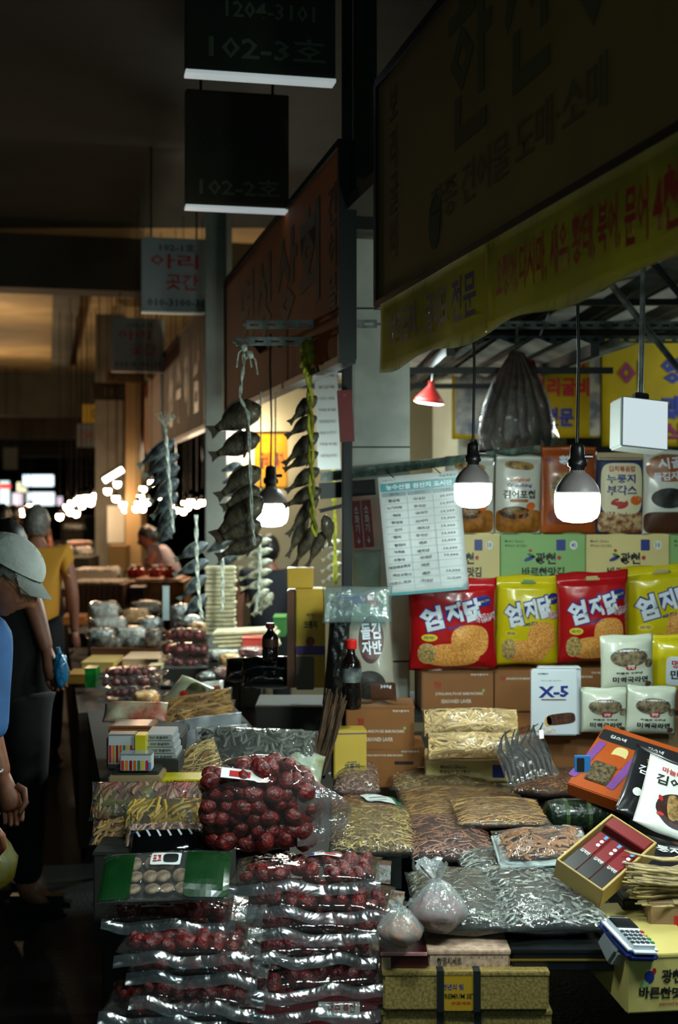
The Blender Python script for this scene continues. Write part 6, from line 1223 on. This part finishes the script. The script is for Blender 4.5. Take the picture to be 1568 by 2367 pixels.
# the man in the white cap, seen in profile at the left edge
DM = 3.8; hx, hz = PX(10, DM), PZ(1322, DM); ox = PX(-70, DM); sxp = lambda px, py, dy=0.0: Vector((PX(px, DM) - ox, dy, PZ(py, DM)))
J = dict(pelvis=(-.14, 0, .80), belly=(-.12, 0, .93), chest=(-.06, 0, 1.10), neck=(.02, 0, 1.235), head=tuple(sxp(18, 1334)), shR=tuple(sxp(14, 1450, -.17)), elR=tuple(sxp(12, 1690, -.20)), wrR=tuple(sxp(10, 1850, -.21)), shL=(-.03, .17, 1.17), elL=(-.02, .22, .90), wrL=(.05, .2, .68), hiL=(-.14, .09, .76), knL=(-.10, .1, .42), hiR=(-.14, -.09, .76), knR=(-.10, -.1, .42), anL=(-.14, .1, .08), anR=(-.14, -.1, .08), toL=(0, .11, .03), toR=(0, -.11, .03))
t, K, HM = figure('man at the left edge in a white cap, glasses and blue shirt, looking down', (ox, DM, 0), 0, J, c_blue, c_navyp, c_hairg, (0, .7, 0), 1.0, .99, hs=.92, skinm=M('tanned_skin', (176, 112, 82), .5, 0, (20, .15)))
CM = Matrix.Translation(K['head'] + Vector((-.010, 0, .016))) @ Euler((0, .52, 0)).to_matrix().to_4x4() @ Matrix.Scale(.93, 4)
b = bmesh.new(); bmesh.ops.create_uvsphere(b, u_segments=40, v_segments=24, radius=1); bmesh.ops.delete(b, geom=[v for v in b.verts if v.co.z < -.02], context='VERTS')
for v in b.verts:
    c = v.co.copy(); v.co = CM @ Vector((c.x * .118 + .004 - .004 * math.cos(math.atan2(c.y, c.x) * 6) * .5, c.y * .090, .032 + c.z * .092 * (1 - .10 * max(0, c.x))))
cap = obj('cap', b, M('white_cap', (214, 220, 214), .8, 0, (12, .08), (60, .3)), t, smooth=True)
b = bmesh.new(); g = []
for j in range(9):
    q = j / 8; g.append([b.verts.new(CM @ Vector((.104 * (math.cos(u * 1.15)) + .070 * q * math.cos(u * .8), .088 * math.sin(u * 1.15) * (1 - .2 * q), .032 - .034 * q - .020 * abs(u) ** 2 * q))) for u in [k / 8 - 1 for k in range(17)]])
for j in range(8):
    for i in range(16): b.faces.new((g[j][i], g[j][i + 1], g[j + 1][i + 1], g[j + 1][i]))
bmesh.ops.solidify(b, geom=b.faces[:], thickness=.004); obj('cap_brim', b, M('white_cap', (214, 220, 214), .8), t, smooth=True)
gl = M('gold_wire', (200, 176, 100), .25, .9)
b = bmesh.new()
for sg in (-1, 1):
    tube(b, [HM @ Vector(p) for p in ((-.005, sg * .080, .012), (.05, sg * .080, .016), (.102, sg * .062, .012))], .0018, 6)
    tube(b, [HM @ Vector((.104 - .006 * abs(math.cos(a)), sg * .034 + .024 * math.cos(a), .004 + .018 * math.sin(a))) for a in [k * PI / 8 for k in range(17)]], .0014, 5)
tube(b, [HM @ Vector((.108, -.01, .008)), HM @ Vector((.112, 0, .010)), HM @ Vector((.108, .01, .008))], .0014, 5); obj('glasses', b, gl, t)
b = bmesh.new(); wv = K['elR'].lerp(K['wrR'], .38); tube(b, [wv + Vector((.045 * math.cos(a), .045 * math.sin(a), .004 * math.cos(a))) for a in [k * PI / 10 for k in range(21)]], .0025, 6); obj('bracelet', b, c_lwhite, t)
t = thing('shopping_bag', 'pale and yellow plastic bag hanging from the hand of the man in the white cap', 'bag', at(-20, 2060, 3.72))
b = bmesh.new(); bmesh.ops.create_uvsphere(b, u_segments=30, v_segments=20, radius=1)
for v in b.verts:
    c = v.co.copy(); k = 1 + .12 * noise.noise(c * 3); up = max(0, c.z); v.co = Vector((c.x * .075 * k * (1 - .7 * up), c.y * .07 * k * (1 - .7 * up), .095 + c.z * .10 * (1.15 if c.z > 0 else 1)))
obj('bag_skin', b, M('bag_yellow_white', (150, 150, 104), .35, 0, (14, .5), (30, .5), .3, (150, 130, 30)), t, smooth=True); obj('handle', TUBE([(0, 0, .2), (.01, 0, .26), (.02, 0, .22)], .006, 6), c_lwhite, t)
# second person behind in black
DS = 4.9; ox = PX(20, DS); q = lambda px, py, dy=0: (PX(px, DS) - ox, dy, PZ(py, DS))
J = dict(pelvis=(.0, 0, .80), belly=(.02, 0, .95), chest=(.02, 0, 1.12), neck=(.02, 0, 1.27), head=q(14, 1276), shR=q(74, 1372, -.10), elR=q(98, 1400, -.14), wrR=q(132, 1500, -.16), shL=(-.15, .1, 1.2), elL=(-.2, .14, .95), wrL=(-.16, .1, .75), hiL=(-.06, .08, .78), knL=(-.06, .09, .42), hiR=(.08, -.05, .78), knR=(.08, -.05, .42), anL=(-.07, .1, .08), anR=(.08, -.06, .08), toL=(0, .11, .03), toR=(.18, -.06, .03))
J['elR'] = q(96, 1385, -.14)
figure('person in black T-shirt behind the man in the white cap, one bare forearm lowered', (ox, DS, 0), 0, J, c_blk, c_navyp, c_hair, (0, .1, 1.5), 1.0, .3, girth=1.15)
t = thing('shopping_bag', 'small blue plastic bag held by the person in black', 'bag', at(140, 1585, 4.72)); b = bmesh.new(); bmesh.ops.create_uvsphere(b, u_segments=24, v_segments=16, radius=1)
for v in b.verts:
    c = v.co.copy(); k = 1 + .25 * noise.noise(c * 3); up = max(0, c.z); v.co = Vector((c.x * .028 * k, c.y * .03 * k, .055 + c.z * .06 * k))
obj('bag_skin', b, M('bag_blue', (40, 120, 170), .35, bump=(40, .6), coat=.3), t, smooth=True); obj('handle', TUBE([(0, 0, .1), (-.01, 0, .14)], .008, 6), M('bag_blue', (40, 120, 170), .35), t)
def crowd(label, px, py_head, D, yaw, shirt, hair, s=None, **kw):
    z = PZ(py_head, D); s = s or z / 1.56; figure(label, (PX(px, D), D, 0), yaw, kw.pop('J', {}), shirt, c_navyp, hair, kw.pop('hr', (0, 0, 0)), s, .3, **kw)
crowd('person in an ochre yellow shirt beyond the white cap', 84, 1212, 7.4, PI / 2, c_ylw, c_hairg, girth=1.0)
crowd('far shopper in dark clothes left of the distant bulbs', 78, 1196, 15.0, PI / 2, c_dim, c_hair)
crowd('far shopper in a brown top at the left edge of the aisle', 30, 1192, 13.0, PI / 2, c_dim, c_hair)
crowd('far shopper with a dark coat near the bright signs', 66, 1186, 19.0, -PI / 2, c_blk, c_hair)
crowd('farthest shopper standing by the small yellow lights', 80, 1186, 21.0, PI / 2, c_dim, c_hair)
crowd('far shopper in black close to the left edge behind the cap', 4, 1196, 10.5, PI / 2, c_blk, c_hair)
crowd('vendor in a grey T-shirt and blue apron leaning over the far counter', 396, 1228, 10.6, PI * .95, M('grey_tee', (140, 130, 140), .8), c_hair, hr=(0, .4, 0), apron=M('apron_blue', (24, 96, 130), .7), J=dict(chest=(.10, 0, 1.24), neck=(.17, 0, 1.40), head=(.24, 0, 1.50), shL=(.12, .17, 1.36), elL=(.20, .2, 1.10), wrL=(.42, .12, 1.02), shR=(.12, -.17, 1.36), elR=(.2, -.2, 1.10), wrR=(.42, -.12, 1.0)))
crowd('vendor in black seen from behind between the fish strings', 622, 1272, 7.9, PI / 2, M('black_tee', (18, 20, 30), .8), c_hair, girth=1.0)
for m_ in list(bpy.data.meshes):
    if m_.users == 0: bpy.data.meshes.remove(m_)
bpy.data.scenes.remove(TS)
